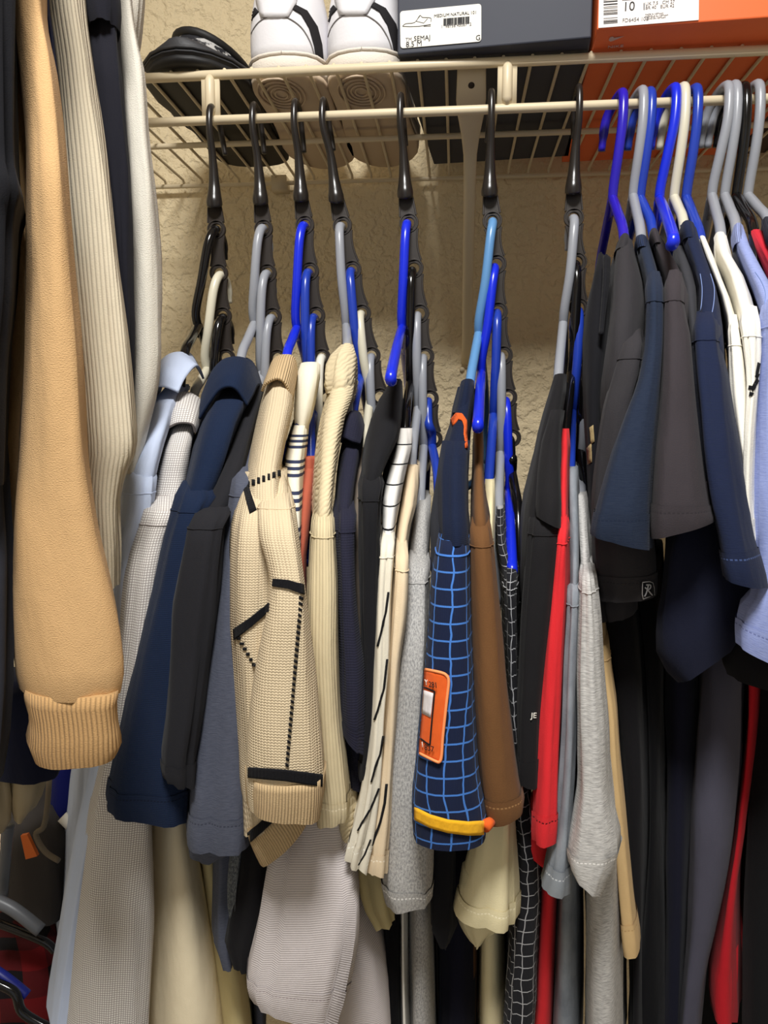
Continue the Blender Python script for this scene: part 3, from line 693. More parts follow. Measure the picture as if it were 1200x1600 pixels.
# ---- far left, nearest the camera
t_tan, _ = fm('tan_fleece', (212, 172, 122), mott=.08, bs=2.2)
t_tanrib = fab('tan_rib', (196, 156, 106), 'rib', p=.0028)
g = garment('sweatshirt', 'tan fleece sweatshirt sleeve with a ribbed cuff, in front at far left', 'sweatshirt', G3)
s = sleeve(g, t_tan, [(-260, -20, 78, .40), (0, 16, 68, .395), (100, 30, 84, .39), (200, 40, 96, .385), (300, 42, 104, .38), (420, 42, 114, .38), (550, 40, 126, .38), (700, 34, 134, .38), (820, 26, 150, .38), (920, 24, 172, .38), (1000, 26, 186, .38), (1060, 30, 190, .38), (1085, 34, 189, .38), (1092, 36, 187, .382)], b=.042, amp=.003)
loft('cuff', [(1086, 38, 186, .381), (1105, 40, 182, .381), (1125, 46, 182, .381), (1150, 48, 184, .381), (1175, 44, 188, .381), (1192, 1192, 1180, 187, .381, .034)][:5]+[[1196, 47, 1184, 187, .381, .034], [1201, 56, 1190, 180, .383, .032]], t_tanrib, s, b=.036, n=3, amp=.0008, freq=2.6, vf=30, seed=4, infl=.0006)
body(g, t_tan, [(-260, -60, 40, .43, .06), (0, -14, 36, .43, .06), (150, 0, 42, .42, .06), (330, 12, 52, .42, .06), (560, 6, 56, .42, .06), (700, -6, 40, .42, .06), (760, -12, 36, .42, .06), (850, -20, 34, .425, .05)], drop=False, amp=.003)
t_blk1, _ = fm('black_fleece', (26, 26, 30))
g = garment('black_jacket', 'black sleeve at the left edge of the picture, beside the tan sweatshirt', 'jacket', G3)
sleeve(g, t_blk1, [(-260, -70, 20, .36), (0, -50, 22, .36), (150, -46, 24, .36), (260, -46, 28, .36), (285, -46, 36, .358), (305, -46, 37, .358), (330, -46, 28, .36), (450, -46, 22, .36), (560, -48, 12, .36), (700, -50, 9, .36), (760, -52, 6, .36)], b=.05)
t_char0, _ = fm('charcoal_fleece', (46, 48, 56))
g = garment('charcoal_sweater', 'charcoal sleeve at the left edge below the black sleeve, beside the tan sleeve', 'sweater', G3)
sleeve(g, t_char0, [(600, -60, 2, .39), (760, -50, 14, .385), (900, -46, 22, .38), (1050, -44, 22, .38), (1150, -46, 16, .38), (1225, -48, 8, .38)], b=.05)
t_nvs, _ = fm('navy_knit_strip', (28, 40, 84))
g = garment('navy_cardigan', 'narrow edge of a navy garment between the tan and the cream ribbed sleeves', 'cardigan', G3)
sleeve(g, t_nvs, [(-260, 30, 66, .455), (0, 52, 76, .45), (60, 60, 84, .45), (150, 70, 93, .447), (230, 76, 97, .444), (300, 80, 106, .442), (360, 84, 110, .44), (400, 84, 109, .44)], b=.02, amp=.001)
t_rib, _ = fab('cream_wide_rib', (218, 206, 180), 'rib', p=.0029, bs=.8), 0
g = garment('ribbed_sweater', 'cream vertically ribbed sweater sleeve right of the tan sweatshirt', 'sweater', G3)
sleeve(g, t_rib, [(-260, 40, 118, .47), (0, 62, 132, .47), (100, 78, 144, .467), (220, 86, 162, .464), (330, 92, 176, .462), (430, 96, 188, .46), (530, 102, 200, .458), (620, 112, 208, .456), (690, 118, 212, .454), (715, 122, 208, .454), (740, 126, 196, .455), (790, 130, 186, .455), (860, 134, 188, .456), (920, 138, 186, .457)], b=.036, amp=.0026)
t_blk2, _ = fm('black_jersey', (30, 30, 38))
g = garment('black_sweater', 'black sleeve between the cream ribbed sleeve and the cream fleece', 'sweater', G3)
s = sleeve(g, t_blk2, [(-260, 90, 172, .50), (0, 122, 184, .495), (40, 128, 184, .495), (120, 136, 188, .49), (250, 150, 198, .49), (400, 160, 204, .49), (520, 166, 206, .49), (640, 170, 206, .49)], b=.03)
loft('shoulder_panel', [(-260, 86, 174, .492), (-60, 116, 182, .487), (10, 126, 186, .487), (28, 30+104, 186, .487), (34, 136, 184, .488)], t_blk2, g, b=.036, seed=9)
t_flc, _ = fm('cream_fleece', (222, 216, 202), bs=2.6, mott=.06)
g = garment('fleece_pullover', 'cream fleece sleeve nearest to the wire shelf, rightmost of the far left clothes', 'pullover', G3)
s = sleeve(g, t_flc, [(-260, 140, 190, .53), (0, 172, 206, .53), (60, 178, 214, .528), (100, 182, 223, .526), (200, 188, 233, .523), (320, 192, 246, .52), (450, 198, 252, .52), (540, 202, 252, .52), (600, 204, 247, .52), (650, 203, 236, .522), (700, 200, 224, .525), (760, 190, 214, .53)], b=.036, amp=.003)
loft('hood', [(-260, 150, 218, .56), (-40, 176, 226, .555), (20, 186, 222, .55), (50, 190, 218, .55), (78, 196, 212, .552)], t_flc, g, b=.03, seed=12)

# ---- cascade 1
t_lb, h_lb = fm('light_blue_oxford', (196, 208, 232), mott=.06)
g = garment('oxford_shirt', 'pale blue oxford shirt with a folded collar, leftmost on the straps')
body(g, t_lb, [(600, 262, 298, .63, .05), (614, 240, 284, .57, .09), (650, 230, 274, .55, .12), (690, 214, 262, .535, .14), (740, 198, 250, .52, .15), (790, 190, 240, .515, .15)], drop=(86, 140, .53), end=1720, amp=.003)
s = sleeve(g, t_lb, [(740, 195, 245, .515), (800, 185, 240, .508), (850, 178, 215, .505), (900, 176, 206, .505), (980, 172, 200, .505), (1100, 160, 196, .505), (1250, 140, 182, .505), (1400, 112, 156, .505), (1500, 96, 142, .505), (1620, 78, 128, .505)], b=.035)
sheet('collar', [[(216, 690, .575), (222, 652, .573), (233, 612, .57), (252, 604, .567), (279, 613, .57)], [(219, 676, .578), (226, 630, .577), (241, 585, .578), (262, 575, .575), (290, 590, .58)], [(226, 660, .60), (236, 605, .605), (251, 567, .61), (274, 553, .61), (308, 572, .61)], [(240, 650, .65), (254, 600, .66), (275, 562, .67), (297, 553, .67), (318, 592, .65)]], t_lb, g)
t_ck, h_ck = fab('white_graph_check', (226, 222, 216), 'check', (150, 142, 138), p=.0019, w=.0005, mott=.05), 0
g = garment('check_shirt', 'white shirt with a fine brown check and a small folded collar, second from the left')
body(g, t_ck, [(640, 284, 312, .62, .05), (668, 264, 306, .565, .08), (715, 246, 300, .545, .11), (765, 232, 296, .54, .13), (820, 212, 290, .52, .14), (865, 204, 270, .515, .15)], drop=(104, 234, .50), end=1720, amp=.003)
s = sleeve(g, t_ck, [(790, 222, 284, .505), (840, 208, 266, .50), (880, 199, 256, .495), (950, 191, 246, .492), (1030, 186, 232, .49), (1100, 178, 224, .49), (1230, 150, 216, .49), (1290, 138, 238, .49), (1350, 130, 238, .492), (1450, 118, 237, .494), (1550, 108, 234, .495), (1700, 96, 230, .495)], b=.034, amp=.003)
sheet('collar', [[(252, 678, .565), (264, 668, .56), (280, 661, .558), (300, 663, .56), (305, 676, .565)], [(256, 652, .575), (268, 638, .572), (286, 634, .57), (306, 640, .575), (312, 660, .58)], [(262, 634, .60), (276, 618, .60), (292, 614, .60), (311, 625, .605), (319, 646, .605)], [(276, 632, .64), (288, 622, .645), (302, 620, .645), (318, 632, .64), (322, 650, .635)]], t_ck, g)
# ---- cascade 2
t_nv, h_nv = fm('navy_pique', (22, 35, 60), 'mesh', st=(15, 24, 44), p=.0013, mott=.05)
g = garment('polo_shirt', 'navy polo shirt with a rolled collar, its wide sleeve left of the black tee', 'polo shirt')
body(g, t_nv, [(596, 350, 398, .63, .05), (622, 330, 394, .57, .09), (660, 312, 380, .54, .12), (710, 296, 366, .52, .14), (760, 283, 350, .51, .15), (800, 273, 330, .50, .15)], amp=.003)
s = sleeve(g, t_nv, [(770, 279, 340, .495), (800, 271, 325, .487), (850, 258, 312, .48), (920, 243, 306, .475), (1000, 224, 303, .47), (1090, 204, 302, .468), (1180, 185, 301, .466), (1235, 173, 300, .465), (1266, 168, 299, .465), (1280, 1280, 1288, 299, .466, .036)][:9]+[[1276, 169, 1290, 298, .466, .036]], b=.036, hem=.085, hmat=h_nv, amp=.0026)
sheet('collar', [[(312, 655, .57), (326, 632, .567), (345, 608, .565), (367, 607, .565), (386, 634, .57)], [(314, 632, .58), (328, 606, .578), (350, 585, .578), (376, 586, .58), (395, 618, .585)], [(320, 610, .605), (334, 578, .607), (354, 562, .61), (382, 566, .61), (402, 604, .605)], [(342, 600, .65), (350, 572, .66), (368, 559, .665), (394, 566, .66), (409, 604, .64)]], t_nv, g)
t_bt, h_bt = fm('faded_black_cotton', (34, 34, 38), st=(34, 34, 37))
g = garment('tee_shirt', 'faded black tee with a narrow sleeve, between the navy polo and the slate tee', 'tee shirt')
body(g, t_bt, [(600, 392, 413, .62, .05), (640, 380, 408, .585, .09), (680, 364, 398, .555, .12), (730, 342, 388, .52, .14), (780, 318, 376, .50, .15), (815, 294, 352, .487, .15)], amp=.002)
s = sleeve(g, t_bt, [(795, 308, 364, .485), (815, 294, 350, .474), (850, 288, 345, .468), (960, 272, 335, .46), (1050, 264, 325, .456), (1130, 257, 315, .453), (1190, 250, 306, .452), (1214, 252, 304, .452), [1216, 254, 1234, 303, .453, .03]], b=.032, hem=.07, hmat=h_bt, amp=.004, freq=2.8)
# ---- cascade 3
t_sl, h_sl = fm('slate_slub', (84, 88, 102), 'streak', st=(58, 61, 74), rgb2=(70, 74, 88))
g = garment('tee_shirt', 'slate blue tee with a long sleeve edge, just left of the checked beige sweater', 'tee shirt')
body(g, t_sl, [(640, 404, 424, .63, .04), (740, 366, 402, .53, .12), (830, 352, 392, .50, .14)])
s = sleeve(g, t_sl, [(745, 365, 400, .50), (800, 356, 392, .49), (870, 348, 386, .48), (960, 337, 384, .47), (1040, 326, 386, .465), (1120, 314, 388, .462), (1200, 301, 390, .46), (1280, 294, 392, .458), (1320, 292, 392, .458), (1330, 294, 390, .459)], b=.035, hem=.09, hmat=h_sl, amp=.003)
loft('under_sleeve', [(1300, 296, 386, .475), (1335, 298, 372, .475), [1353, 300, 1338, 352, .476, .03]], t_sl, g, b=.03, seed=31)
t_sw, _ = fab('beige_stockinette', (218, 199, 166), 'knit', p=.0023, mott=.06, bs=.9), 0
t_swr, _ = fab('beige_knit_rib', (206, 178, 136), 'rib', p=.0020), 0
t_bk, _ = fab('black_wool', (22, 22, 26), 'knit', p=.0028), 0
g = garment('knit_sweater', 'beige knitted sweater with a black windowpane pattern and ribbed cuff', 'sweater')
bo = body(g, t_sw, [(566, 430, 461, .60, .05), (590, 418, 462, .575, .08), (630, 405, 462, .55, .10), (680, 394, 453, .525, .12), (740, 383, 444, .49, .14), (790, 373, 456, .47, .15), (830, 364, 462, .46, .15)], drop=False, amp=.002)
lw = loft('sleeve_back', [(735, 390, 442, .515), (775, 378, 450, .478), (825, 364, 452, .456), (880, 361, 450, .45), (960, 363, 445, .447), (1050, 368, 440, .446), (1150, 374, 440, .445), (1240, 380, 442, .445), (1290, 384, 446, .445), [1318, 384, 1262, 452, .446, .03]], t_sw, g, b=.034, seed=41)
sl = sleeve(g, t_sw, [(765, 412, 452, .49), (800, 406, 461, .452), (840, 408, 467, .436), (880, 420, 472, .43), (920, 426, 477, .425), (960, 421, 481, .422), (1050, 403, 490, .42), (1130, 392, 497, .418), (1195, 387, 504, .417), (1240, 386, 506, .417), (1262, 388, 503, .418), [1272, 389, 1284, 499, .419, .032]], b=.034, amp=.0022)
loft('rib_hem', [(1222, 388, 505, .4165), (1245, 388, 504, .4165), (1262, 389, 502, .417), [1274, 390, 1287, 498, .418, .033]], t_swr, sl, b=.034, seed=41, infl=.0010, amp=.0022, freq=2.0)
cf = loft('cuff', [[1306, 384, 1256, 446, .4445, .028], [1326, 389, 1264, 460, .444, .028], [1346, 397, 1276, 474, .444, .027], [1364, 406, 1290, 482, .445, .026]], t_swr, lw, b=.028, seed=47, amp=.001)
sheet('collar', [[(409, 612, .568), (416, 600, .562), (433, 592, .56), (447, 602, .562), (455, 632, .57)], [(416, 592, .578), (424, 578, .575), (438, 572, .575), (453, 580, .578), (460, 606, .582)], [(424, 574, .60), (430, 560, .602), (444, 556, .603), (458, 560, .602), (463, 586, .60)], [(434, 570, .64), (440, 560, .645), (450, 557, .645), (461, 564, .64), (464, 590, .63)]], t_swr, g)
SWO = [bo, lw, sl]
decal('black_stripe', SWO, [((427, 904), (450, 906), (450, 920), (426, 916)), ((450, 906), (474, 913), (475, 929), (450, 920))], t_bk, sl)
decal('black_stripe', SWO, [((388, 1199), (445, 1203), (445, 1220), (388, 1215)), ((445, 1203), (504, 1210), (503, 1229), (445, 1220))], t_bk, sl, 10, 5, off=.002)
decal('black_stripe', SWO, [((365, 983), (392, 964), (392, 980), (366, 1000)), ((392, 964), (420, 942), (419, 956), (392, 980))], t_bk, lw)
decal('black_stripe', SWO, ((379, 756), (388, 758), (401, 796), (390, 802)), t_bk, bo)
decal('black_stripe', [lw, cf], [((384, 1304), (412, 1280), (412, 1298), (385, 1322)), ((412, 1280), (436, 1262), (440, 1272), (412, 1298))], t_bk, lw, 8, 4, off=.0022)
def dashes(parent, objs, a, b, n, w, h, tilt=0.0):
    q = []
    for i in range(n):
        t = (i+.5)/n; x = a[0]+(b[0]-a[0])*t; y = a[1]+(b[1]-a[1])*t; q.append(((x-w, y-h-tilt), (x+w, y-h+tilt), (x+w, y+h+tilt), (x-w, y+h-tilt)))
    o = decal('black_running_stitch', objs, q, t_bk, parent, 1, 1, off=.0007, thick=.001); tag(o, kind='stuff'); return o
dashes(sl, SWO, (471, 930), (448, 1200), 30, 2.6, 2.2, 1.2); dashes(lw, SWO, (366, 985), (399, 1043), 7, 2.6, 2); dashes(bo, SWO, (384, 758), (440, 738), 7, 2, 4.5)
t_ct, _ = fab('cream_jersey_navy_stripes', (232, 226, 208), 'doublestripe', (52, 58, 84), p=.030, w=.0034, mott=.04), 0
t_cc, _ = fm('cream_collar_jersey', (236, 230, 210), mott=.04)
g = garment('striped_tee', 'cream tee with narrow navy stripes and a plain cream collar, beside the beige sweater', 'tee shirt')
body(g, t_ct, [(655, 460, 484, .60, .06), (690, 449, 481, .575, .08), (740, 440, 477, .55, .11), (800, 452, 474, .53, .12), (860, 458, 472, .52, .13), (930, 458, 474, .52, .13)])
loft('collar', [(566, 470, 500, .62), (580, 464, 500, .605), (620, 461, 494, .595), (655, 459, 486, .592), (672, 462, 480, .593)], t_cc, g, b=.04, seed=51, amp=.001)
t_ru, _ = fm('rust_cotton', (176, 92, 70))
g = garment('tee_shirt', 'rust red tee showing as a strip between the striped tee and the ribbed beige shirt', 'tee shirt')
body(g, t_ru, [(714, 473, 494, .60, .05), (735, 471, 493, .585, .07), (780, 463, 490, .56, .10), (830, 460, 486, .54, .12), (880, 462, 480, .53, .13), (960, 464, 480, .53, .13)])
loft('neck_rib', [(714, 474, 494, .592), (726, 472, 494, .59), (738, 470, 493, .588)], t_ru, g, b=.05, seed=52)
# ---- cascade 4
t_pl, _ = fab('beige_pleated_knit', (220, 204, 168), 'pleat', p=.0048, bs=.4, mott=.05), 0
t_pr, h_pr = fm('beige_ribbed_jersey', (216, 200, 162), 'rib', st=(236, 222, 190), p=.0026, bs=.5)
g = garment('ribbed_shirt', 'beige crinkle ribbed shirt with a crumpled collar, tallest in the middle')
body(g, t_pl, [(590, 520, 556, .60, .06), (625, 508, 552, .575, .08), (660, 500, 538, .55, .10), (710, 494, 530, .53, .12), (760, 491, 524, .51, .14), (822, 487, 520, .49, .15)], amp=.003)
s = sleeve(g, t_pr, [(808, 489, 520, .485), (860, 484, 523, .475), (930, 480, 527, .466), (1020, 478, 528, .46), (1110, 484, 529, .458), (1200, 486, 537, .456), (1260, 494, 541, .456), (1278, 496, 541, .457), [1294, 497, 1282, 540, .458, .028]], b=.03, hem=.07, hmat=h_pr, amp=.0026)
loft('sleeve_back', [(820, 508, 528, .51), (1000, 512, 532, .50), (1150, 520, 544, .49), (1240, 524, 554, .485), (1300, 524, 558, .484), [1316, 526, 1326, 552, .485, .024]], t_pl, g, b=.026, seed=55)
loft('collar', [(537, 534, 550, .62), (545, 524, 554, .61), (570, 512, 557, .60), (592, 510, 556, .59), (606, 509, 555, .586), (614, 512, 550, .588)], t_pl, g, b=.05, seed=56, amp=.0035, vf=25)
t_nk, h_nk = fm('navy_black_knit', (38, 38, 54), 'mesh', st=(30, 30, 50), p=.0018)
g = garment('knit_polo', 'dark navy knit polo right of the tall beige ribbed shirt', 'polo shirt')
body(g, t_nk, [(660, 541, 568, .60, .06), (700, 532, 567, .575, .08), (740, 525, 560, .55, .10), (780, 523, 555, .52, .13), (812, 522, 550, .50, .14)])
s = sleeve(g, t_nk, [(800, 523, 552, .495), (850, 524, 550, .486), (920, 528, 552, .478), (1000, 530, 560, .473), (1060, 531, 567, .47), (1120, 531, 568, .468), [1146, 533, 1180, 568, .468, .03]], b=.032, hem=.08, hmat=h_nk)
loft('sleeve_back', [(1120, 536, 568, .486), (1180, 540, 568, .486), (1232, 546, 566, .488)], t_nk, g, b=.02, seed=58)
sheet('collar', [[(533, 692, .575), (536, 684, .572), (550, 690, .57), (562, 694, .575)], [(538, 664, .59), (545, 650, .588), (558, 654, .588), (567, 674, .59)], [(543, 650, .62), (550, 643, .625), (562, 646, .625), (568, 664, .62)]], t_nk, g)
t_tp, _ = fm('taupe_jersey', (124, 112, 100))
g = garment('tee_shirt', 'taupe tee seen only as a narrow strip between the navy knit and the black polo', 'tee shirt')
body(g, t_tp, [(700, 556, 574, .61, .05), (800, 550, 572, .54, .10), (880, 550, 572, .515, .12), (960, 553, 572, .51, .13), (1060, 560, 572, .51, .13)])
# ---- cascade 5
t_bp, h_bp = fm('black_cotton', (27, 27, 30), st=(24, 24, 26))
g = garment('tee_shirt', 'black tee under the bare blue hanger tip, left of the white striped shirt', 'tee shirt')
body(g, t_bp, [(592, 612, 628, .585, .06), (625, 589, 631, .565, .09), (670, 572, 629, .54, .11), (720, 563, 610, .515, .13), (765, 561, 596, .495, .15)], amp=.002)
s = sleeve(g, t_bp, [(752, 563, 598, .49), (780, 564, 594, .483), (850, 565, 592, .478), (960, 566, 590, .474), (1060, 568, 588, .472), (1150, 566, 584, .47), (1205, 563, 581, .47), (1222, 565, 580, .471)], b=.03, hem=.06, hmat=h_bp)
t_ws, h_ws = fab('white_black_pinstripe', (236, 233, 226), 'hstripe', (28, 28, 32), p=.0215, w=.0016, mott=.04), 0
t_wp, h_wp = fm('off_white_cotton', (230, 222, 202), st=(250, 246, 232), mott=.04)
g = garment('striped_shirt', 'white shirt with thin black diagonal lines, left one of the two lined shirts')
bo = body(g, t_ws, [(668, 618, 643, .585, .06), (690, 616, 645, .57, .08), (740, 601, 635, .545, .10), (790, 592, 626, .52, .13), (840, 594, 618, .50, .14), (880, 598, 616, .495, .14)], amp=.002)
s = sleeve(g, t_wp, [(840, 594, 616, .486), (880, 591, 613, .478), (950, 588, 609, .472), (1030, 586, 607, .468), (1120, 582, 600, .465), (1200, 574, 596, .463), (1260, 564, 590, .462), (1320, 548, 580, .462), (1338, 543, 575, .462), [1346, 542, 1362, 571, .463, .026]], b=.03, hem=.07, hmat=h_wp)
def linedecal(parent, pts, w, nm='black_line'):
    q = [((pts[i][0]-w, pts[i][1]), (pts[i][0]+w, pts[i][1]), (pts[i+1][0]+w, pts[i+1][1]), (pts[i+1][0]-w, pts[i+1][1])) for i in range(len(pts)-1)]
    return decal(nm, parent, q, t_bk, parent, 2, 4, off=.0008, thick=.0006)
linedecal(s, [(607, 925), (603, 955), (596, 985), (590, 1010)], 1.4); linedecal(s, [(605, 1030), (600, 1075), (590, 1110), (585, 1125)], 1.4); linedecal(s, [(599, 1150), (594, 1178), (586, 1200), (580, 1222)], 1.4); linedecal(s, [(592, 1232), (580, 1262), (566, 1285), (559, 1298)], 1.4); linedecal(s, [(579, 1312), (570, 1335), (560, 1352)], 1.4)
t_bs, h_bs = fm('beige_lined_cotton', (226, 205, 172), st=(246, 232, 208), mott=.04)
g = garment('striped_shirt', 'beige shirt with thin black lines, touching the white lined shirt on its right')
body(g, t_bs, [(728, 634, 654, .585, .06), (760, 629, 655, .57, .08), (800, 625, 650, .545, .10), (840, 619, 638, .52, .13), (890, 615, 637, .50, .14)], amp=.002)
s = sleeve(g, t_bs, [(860, 616, 637, .49), (900, 613, 636, .48), (960, 608, 632, .474), (1040, 605, 622, .47), (1120, 600, 617, .467), (1200, 594, 611, .465), (1270, 583, 607, .463), (1320, 577, 603, .462), (1352, 573, 600, .462), [1362, 572, 1368, 599, .463, .026]], b=.029, hem=.06, hmat=h_bs)
linedecal(s, [(604, 1225), (601, 1255), (594, 1285), (584, 1312), (578, 1330)], 1.8)
t_hg, h_hg = fab('heather_grey_jersey', (188, 186, 182), 'heather', (140, 139, 138), mott=.05), fab('heather_grey_hem', (188, 186, 182), 'heather', (146, 144, 142), stitch=(226, 224, 220))
g = garment('tee_shirt', 'heather grey tee between the beige lined shirt and the navy checked jersey', 'tee shirt')
body(g, t_hg, [(786, 654, 672, .585, .06), (810, 647, 673, .57, .08), (860, 640, 672, .545, .10), (920, 634, 670, .52, .13)], drop=(638, 682, .52), amp=.002)
s = sleeve(g, t_hg, [(880, 639, 670, .515), (930, 632, 668, .50), (1000, 627, 669, .485), (1060, 622, 667, .478), (1120, 617, 662, .475), (1200, 609, 662, .472), (1270, 604, 670, .47), (1330, 600, 679, .47), (1370, 598, 679, .47), [1395, 599, 1395, 678, .47, .034], [1426, 606, 1410, 676, .472, .034]], b=.036, hem=.05, hmat=h_hg, amp=.003)
# ---- cascade 6
t_jn, _ = fab('navy_jersey_mesh', (22, 31, 54), 'mesh', p=.0012, mott=.05), 0
t_jw = fab('navy_blue_windowpane', (24, 33, 60), 'windowpane', (70, 122, 200), p=.0118, w=.00115, mott=.05)
t_or = fab('orange_twill', (240, 104, 42), 'rib', p=.0008, bs=.5); t_ye = fab('yellow_ribbon', (255, 190, 40), 'rib', p=.0009, bs=.5)
g = garment('sports_jersey', 'navy sports jersey with a blue windowpane sleeve, orange patch and yellow band', 'jersey')
bo = body(g, t_jn, [(602, 718, 739, .60, .05), (630, 711, 739, .585, .08), (670, 700, 736, .555, .10), (720, 684, 731, .52, .12), (780, 676, 730, .50, .14), (830, 670, 733, .485, .15), (870, 669, 733, .48, .15), (950, 670, 734, .48, .15)], amp=.003)
s = sleeve(g, t_jw, [(836, 688, 732, .462), (852, 685, 733, .458), (910, 675, 734, .45), (980, 670, 736, .444), (1050, 664, 739, .44), (1110, 659, 741, .437), (1170, 653, 744, .435), (1220, 649, 747, .433), (1260, 644, 752, .432), (1290, 643, 760, .432), (1312, 644, 760, .432), [1322, 645, 1326, 758, .433, .034]], b=.036, amp=.0011)
loft('shoulder', [(690, 694, 733, .52), (740, 687, 730, .49), (800, 687, 730, .468), (842, 687, 733, .457), (852, 689, 732, .457)], t_jn, bo, b=.05, seed=61, amp=.0025)
decal('yellow_band', s, [((643.5, 1259), (672, 1273), (672, 1293), (643.5, 1278)), ((672, 1273), (700, 1281), (700, 1301), (672, 1293)), ((700, 1281), (732, 1284), (732, 1305), (700, 1301)), ((732, 1284), (759.5, 1282), (760, 1304), (732, 1305))], t_ye, s, 6, 4, off=.0014, thick=.0012)
m = MB(); m.tube([onmesh(s, 757, 1291, .002), onmesh(s, 757, 1291, .002)+Vector((.005, .006, .0005))], [.0042, .003], 10); m.build('band_end', t_or, s)
pt = decal('patch', s, [((664.5, 1046), (701, 1055), (699, 1093), (662.5, 1090)), ((662.5, 1090), (699, 1093), (692, 1150), (658.5, 1140)), ((658.5, 1140), (692, 1150), (688, 1191), (655.5, 1177))], t_or, s, 8, 8, off=.0016, thick=.0016)
t_or2 = plastic('orange_thread', (250, 150, 90), .8); t_wt = fab('white_twill', (226, 220, 222), 'plain')
def tubeon(name, objs, pts, r, mat, parent, off, k=6):
    pp = [onmesh(objs, p.x, p.y, off) for p in smoothpts([(a, b, 0) for a, b in pts], k)]; m = MB(); m.tube([p for p in pp if p], r, 6); return m.build(name, mat, parent)
tubeon('overlock_edge', s, [(665, 1046), (689, 1051), (698, 1056), (701, 1066), (698, 1095), (692, 1150), (690, 1180), (687, 1190), (680, 1189), (656, 1177)], .0010, t_or2, pt, .0024)
decal('white_panel', s, ((661.8, 1078), (677, 1083), (673, 1121), (659, 1114)), t_wt, pt, 5, 5, off=.0030, thick=.0006)
tubeon('frame_line', s, [(662, 1074), (666, 1075), (676, 1079.5), (679, 1081), (678.5, 1086), (675, 1124), (672, 1160), (671.5, 1163), (668, 1162), (657, 1154)], .0005, t_bk, pt, .0034, 4)
def textat(objs, strn, px, py, size, mat, parent, rot=0.0, off=.006, nm='print'):
    o_ = next(q for q in (onmesh(objs, px+k_*.5, py, off) for k_ in range(20)) if q is not None); t_ = [q for q in (onmesh(objs, px+k_, py, off) for k_ in (2, 5, 8)) if q is not None]; xd = (t_[-1]-t_[0]).normalized(); xd = (xd+Vector((0, 0, math.tan(rot)))).normalized(); yd = Vector((0, 0, 1)); yd = (yd-xd*yd.dot(xd)).normalized()
    return text(nm, strn, size, o_, xd, yd, mat, parent)
textat(s, '281', 670, 1073, .0050, M_INK, pt, -.12, .0050); textat(s, 'Y', 664, 1070, .0050, M_LABEL, pt, -.12, .0050)
textat(s, '837', 663, 1171, .0050, M_INK, pt, -.22, .0050); textat(s, '1', 658.5, 1167, .0048, M_LABEL, pt, -.1, .0045)
loft('collar', [(592, 722, 740, .60), (604, 718, 740, .592), (630, 711, 739, .582), (644, 707, 737, .577)], t_jn, bo, b=.07, seed=62, amp=.001)
decal('collar_trim', [bo]+[o for o in bo.children if o in BVH], [((704, 656), (713, 645.5), (716, 655), (708, 665)), ((713, 645.5), (722, 646.5), (722, 657), (716, 655)), ((722, 646.5), (729, 657), (724.5, 664), (722, 657)), ((724.5, 664), (729, 657), (730.5, 700), (727, 700))], t_or, bo, 5, 5, off=.0012, thick=.0012)
t_br, h_br = fm('brown_jersey', (108, 74, 44), st=(150, 112, 72), mott=.05)
g = garment('tee_shirt', 'brown tee with a long flat sleeve right of the navy checked jersey', 'tee shirt')
body(g, t_br, [(668, 741, 754, .575, .06), (690, 739, 757, .565, .08), (740, 738, 757, .54, .10), (790, 735, 762, .50, .13), (836, 734, 768, .478, .14)], amp=.0015)
s = sleeve(g, t_br, [(822, 735, 766, .473), (850, 735, 770, .467), (920, 736, 777, .46), (1000, 737, 785, .455), (1080, 739, 791, .45), (1160, 743, 800, .447), (1230, 748, 808, .445), (1262, 752, 815, .445), [1286, 758, 1272, 817, .445, .03], [1290, 760, 1278, 815, .446, .03]], b=.032, hem=.075, hmat=h_br, amp=.0012)
t_cr, h_cr = fm('cream_cotton', (232, 220, 178), st=(250, 240, 206), mott=.05)
g = garment('tee_shirt', 'cream yellow tee whose folded sleeve hangs below the brown one', 'tee shirt')
body(g, t_cr, [(752, 760, 773, .58, .06), (790, 758, 774, .56, .08), (850, 758, 772, .53, .11), (930, 758, 772, .52, .13)], drop=(742, 796, .53), amp=.002)
s = sleeve(g, t_cr, [(1150, 762, 796, .485), (1230, 756, 799, .48), (1290, 748, 802, .476), (1330, 740, 803, .474), (1370, 731, 804, .472), (1400, 724, 805, .471), [1426, 718, 1440, 806, .47, .034], [1441, 714, 1455, 805, .471, .034]], b=.036, hem=.10, hmat=h_cr, amp=.0035)
loft('under_flap', [[1430, 716, 1440, 790, .49, .02], [1455, 724, 1452, 784, .49, .02], [1474, 738, 1462, 760, .491, .016], [1478, 742, 1474, 750, .492, .012]], t_cr, g, b=.02, seed=66)
t_wd = fab('black_white_windowpane', (30, 30, 34), 'windowpane', (168, 168, 170), p=.0105, w=.0007, mott=.05)
g = garment('windowpane_shirt', 'black shirt with a thin white windowpane grid, behind the brown tee')
body(g, t_wd, [(794, 776, 787, .585, .06), (840, 775, 789, .56, .08), (900, 782, 806, .54, .10), (1000, 786, 810, .53, .12)], drop=(790, 838, .53), amp=.002)
s = sleeve(g, t_wd, [(890, 788, 809, .525), (960, 790, 809, .515), (1060, 794, 810, .51), (1160, 798, 816, .505), (1260, 802, 826, .502), (1340, 806, 838, .50), (1420, 802, 842, .50), (1500, 796, 840, .50), (1620, 790, 836, .50)], b=.03, amp=.003)
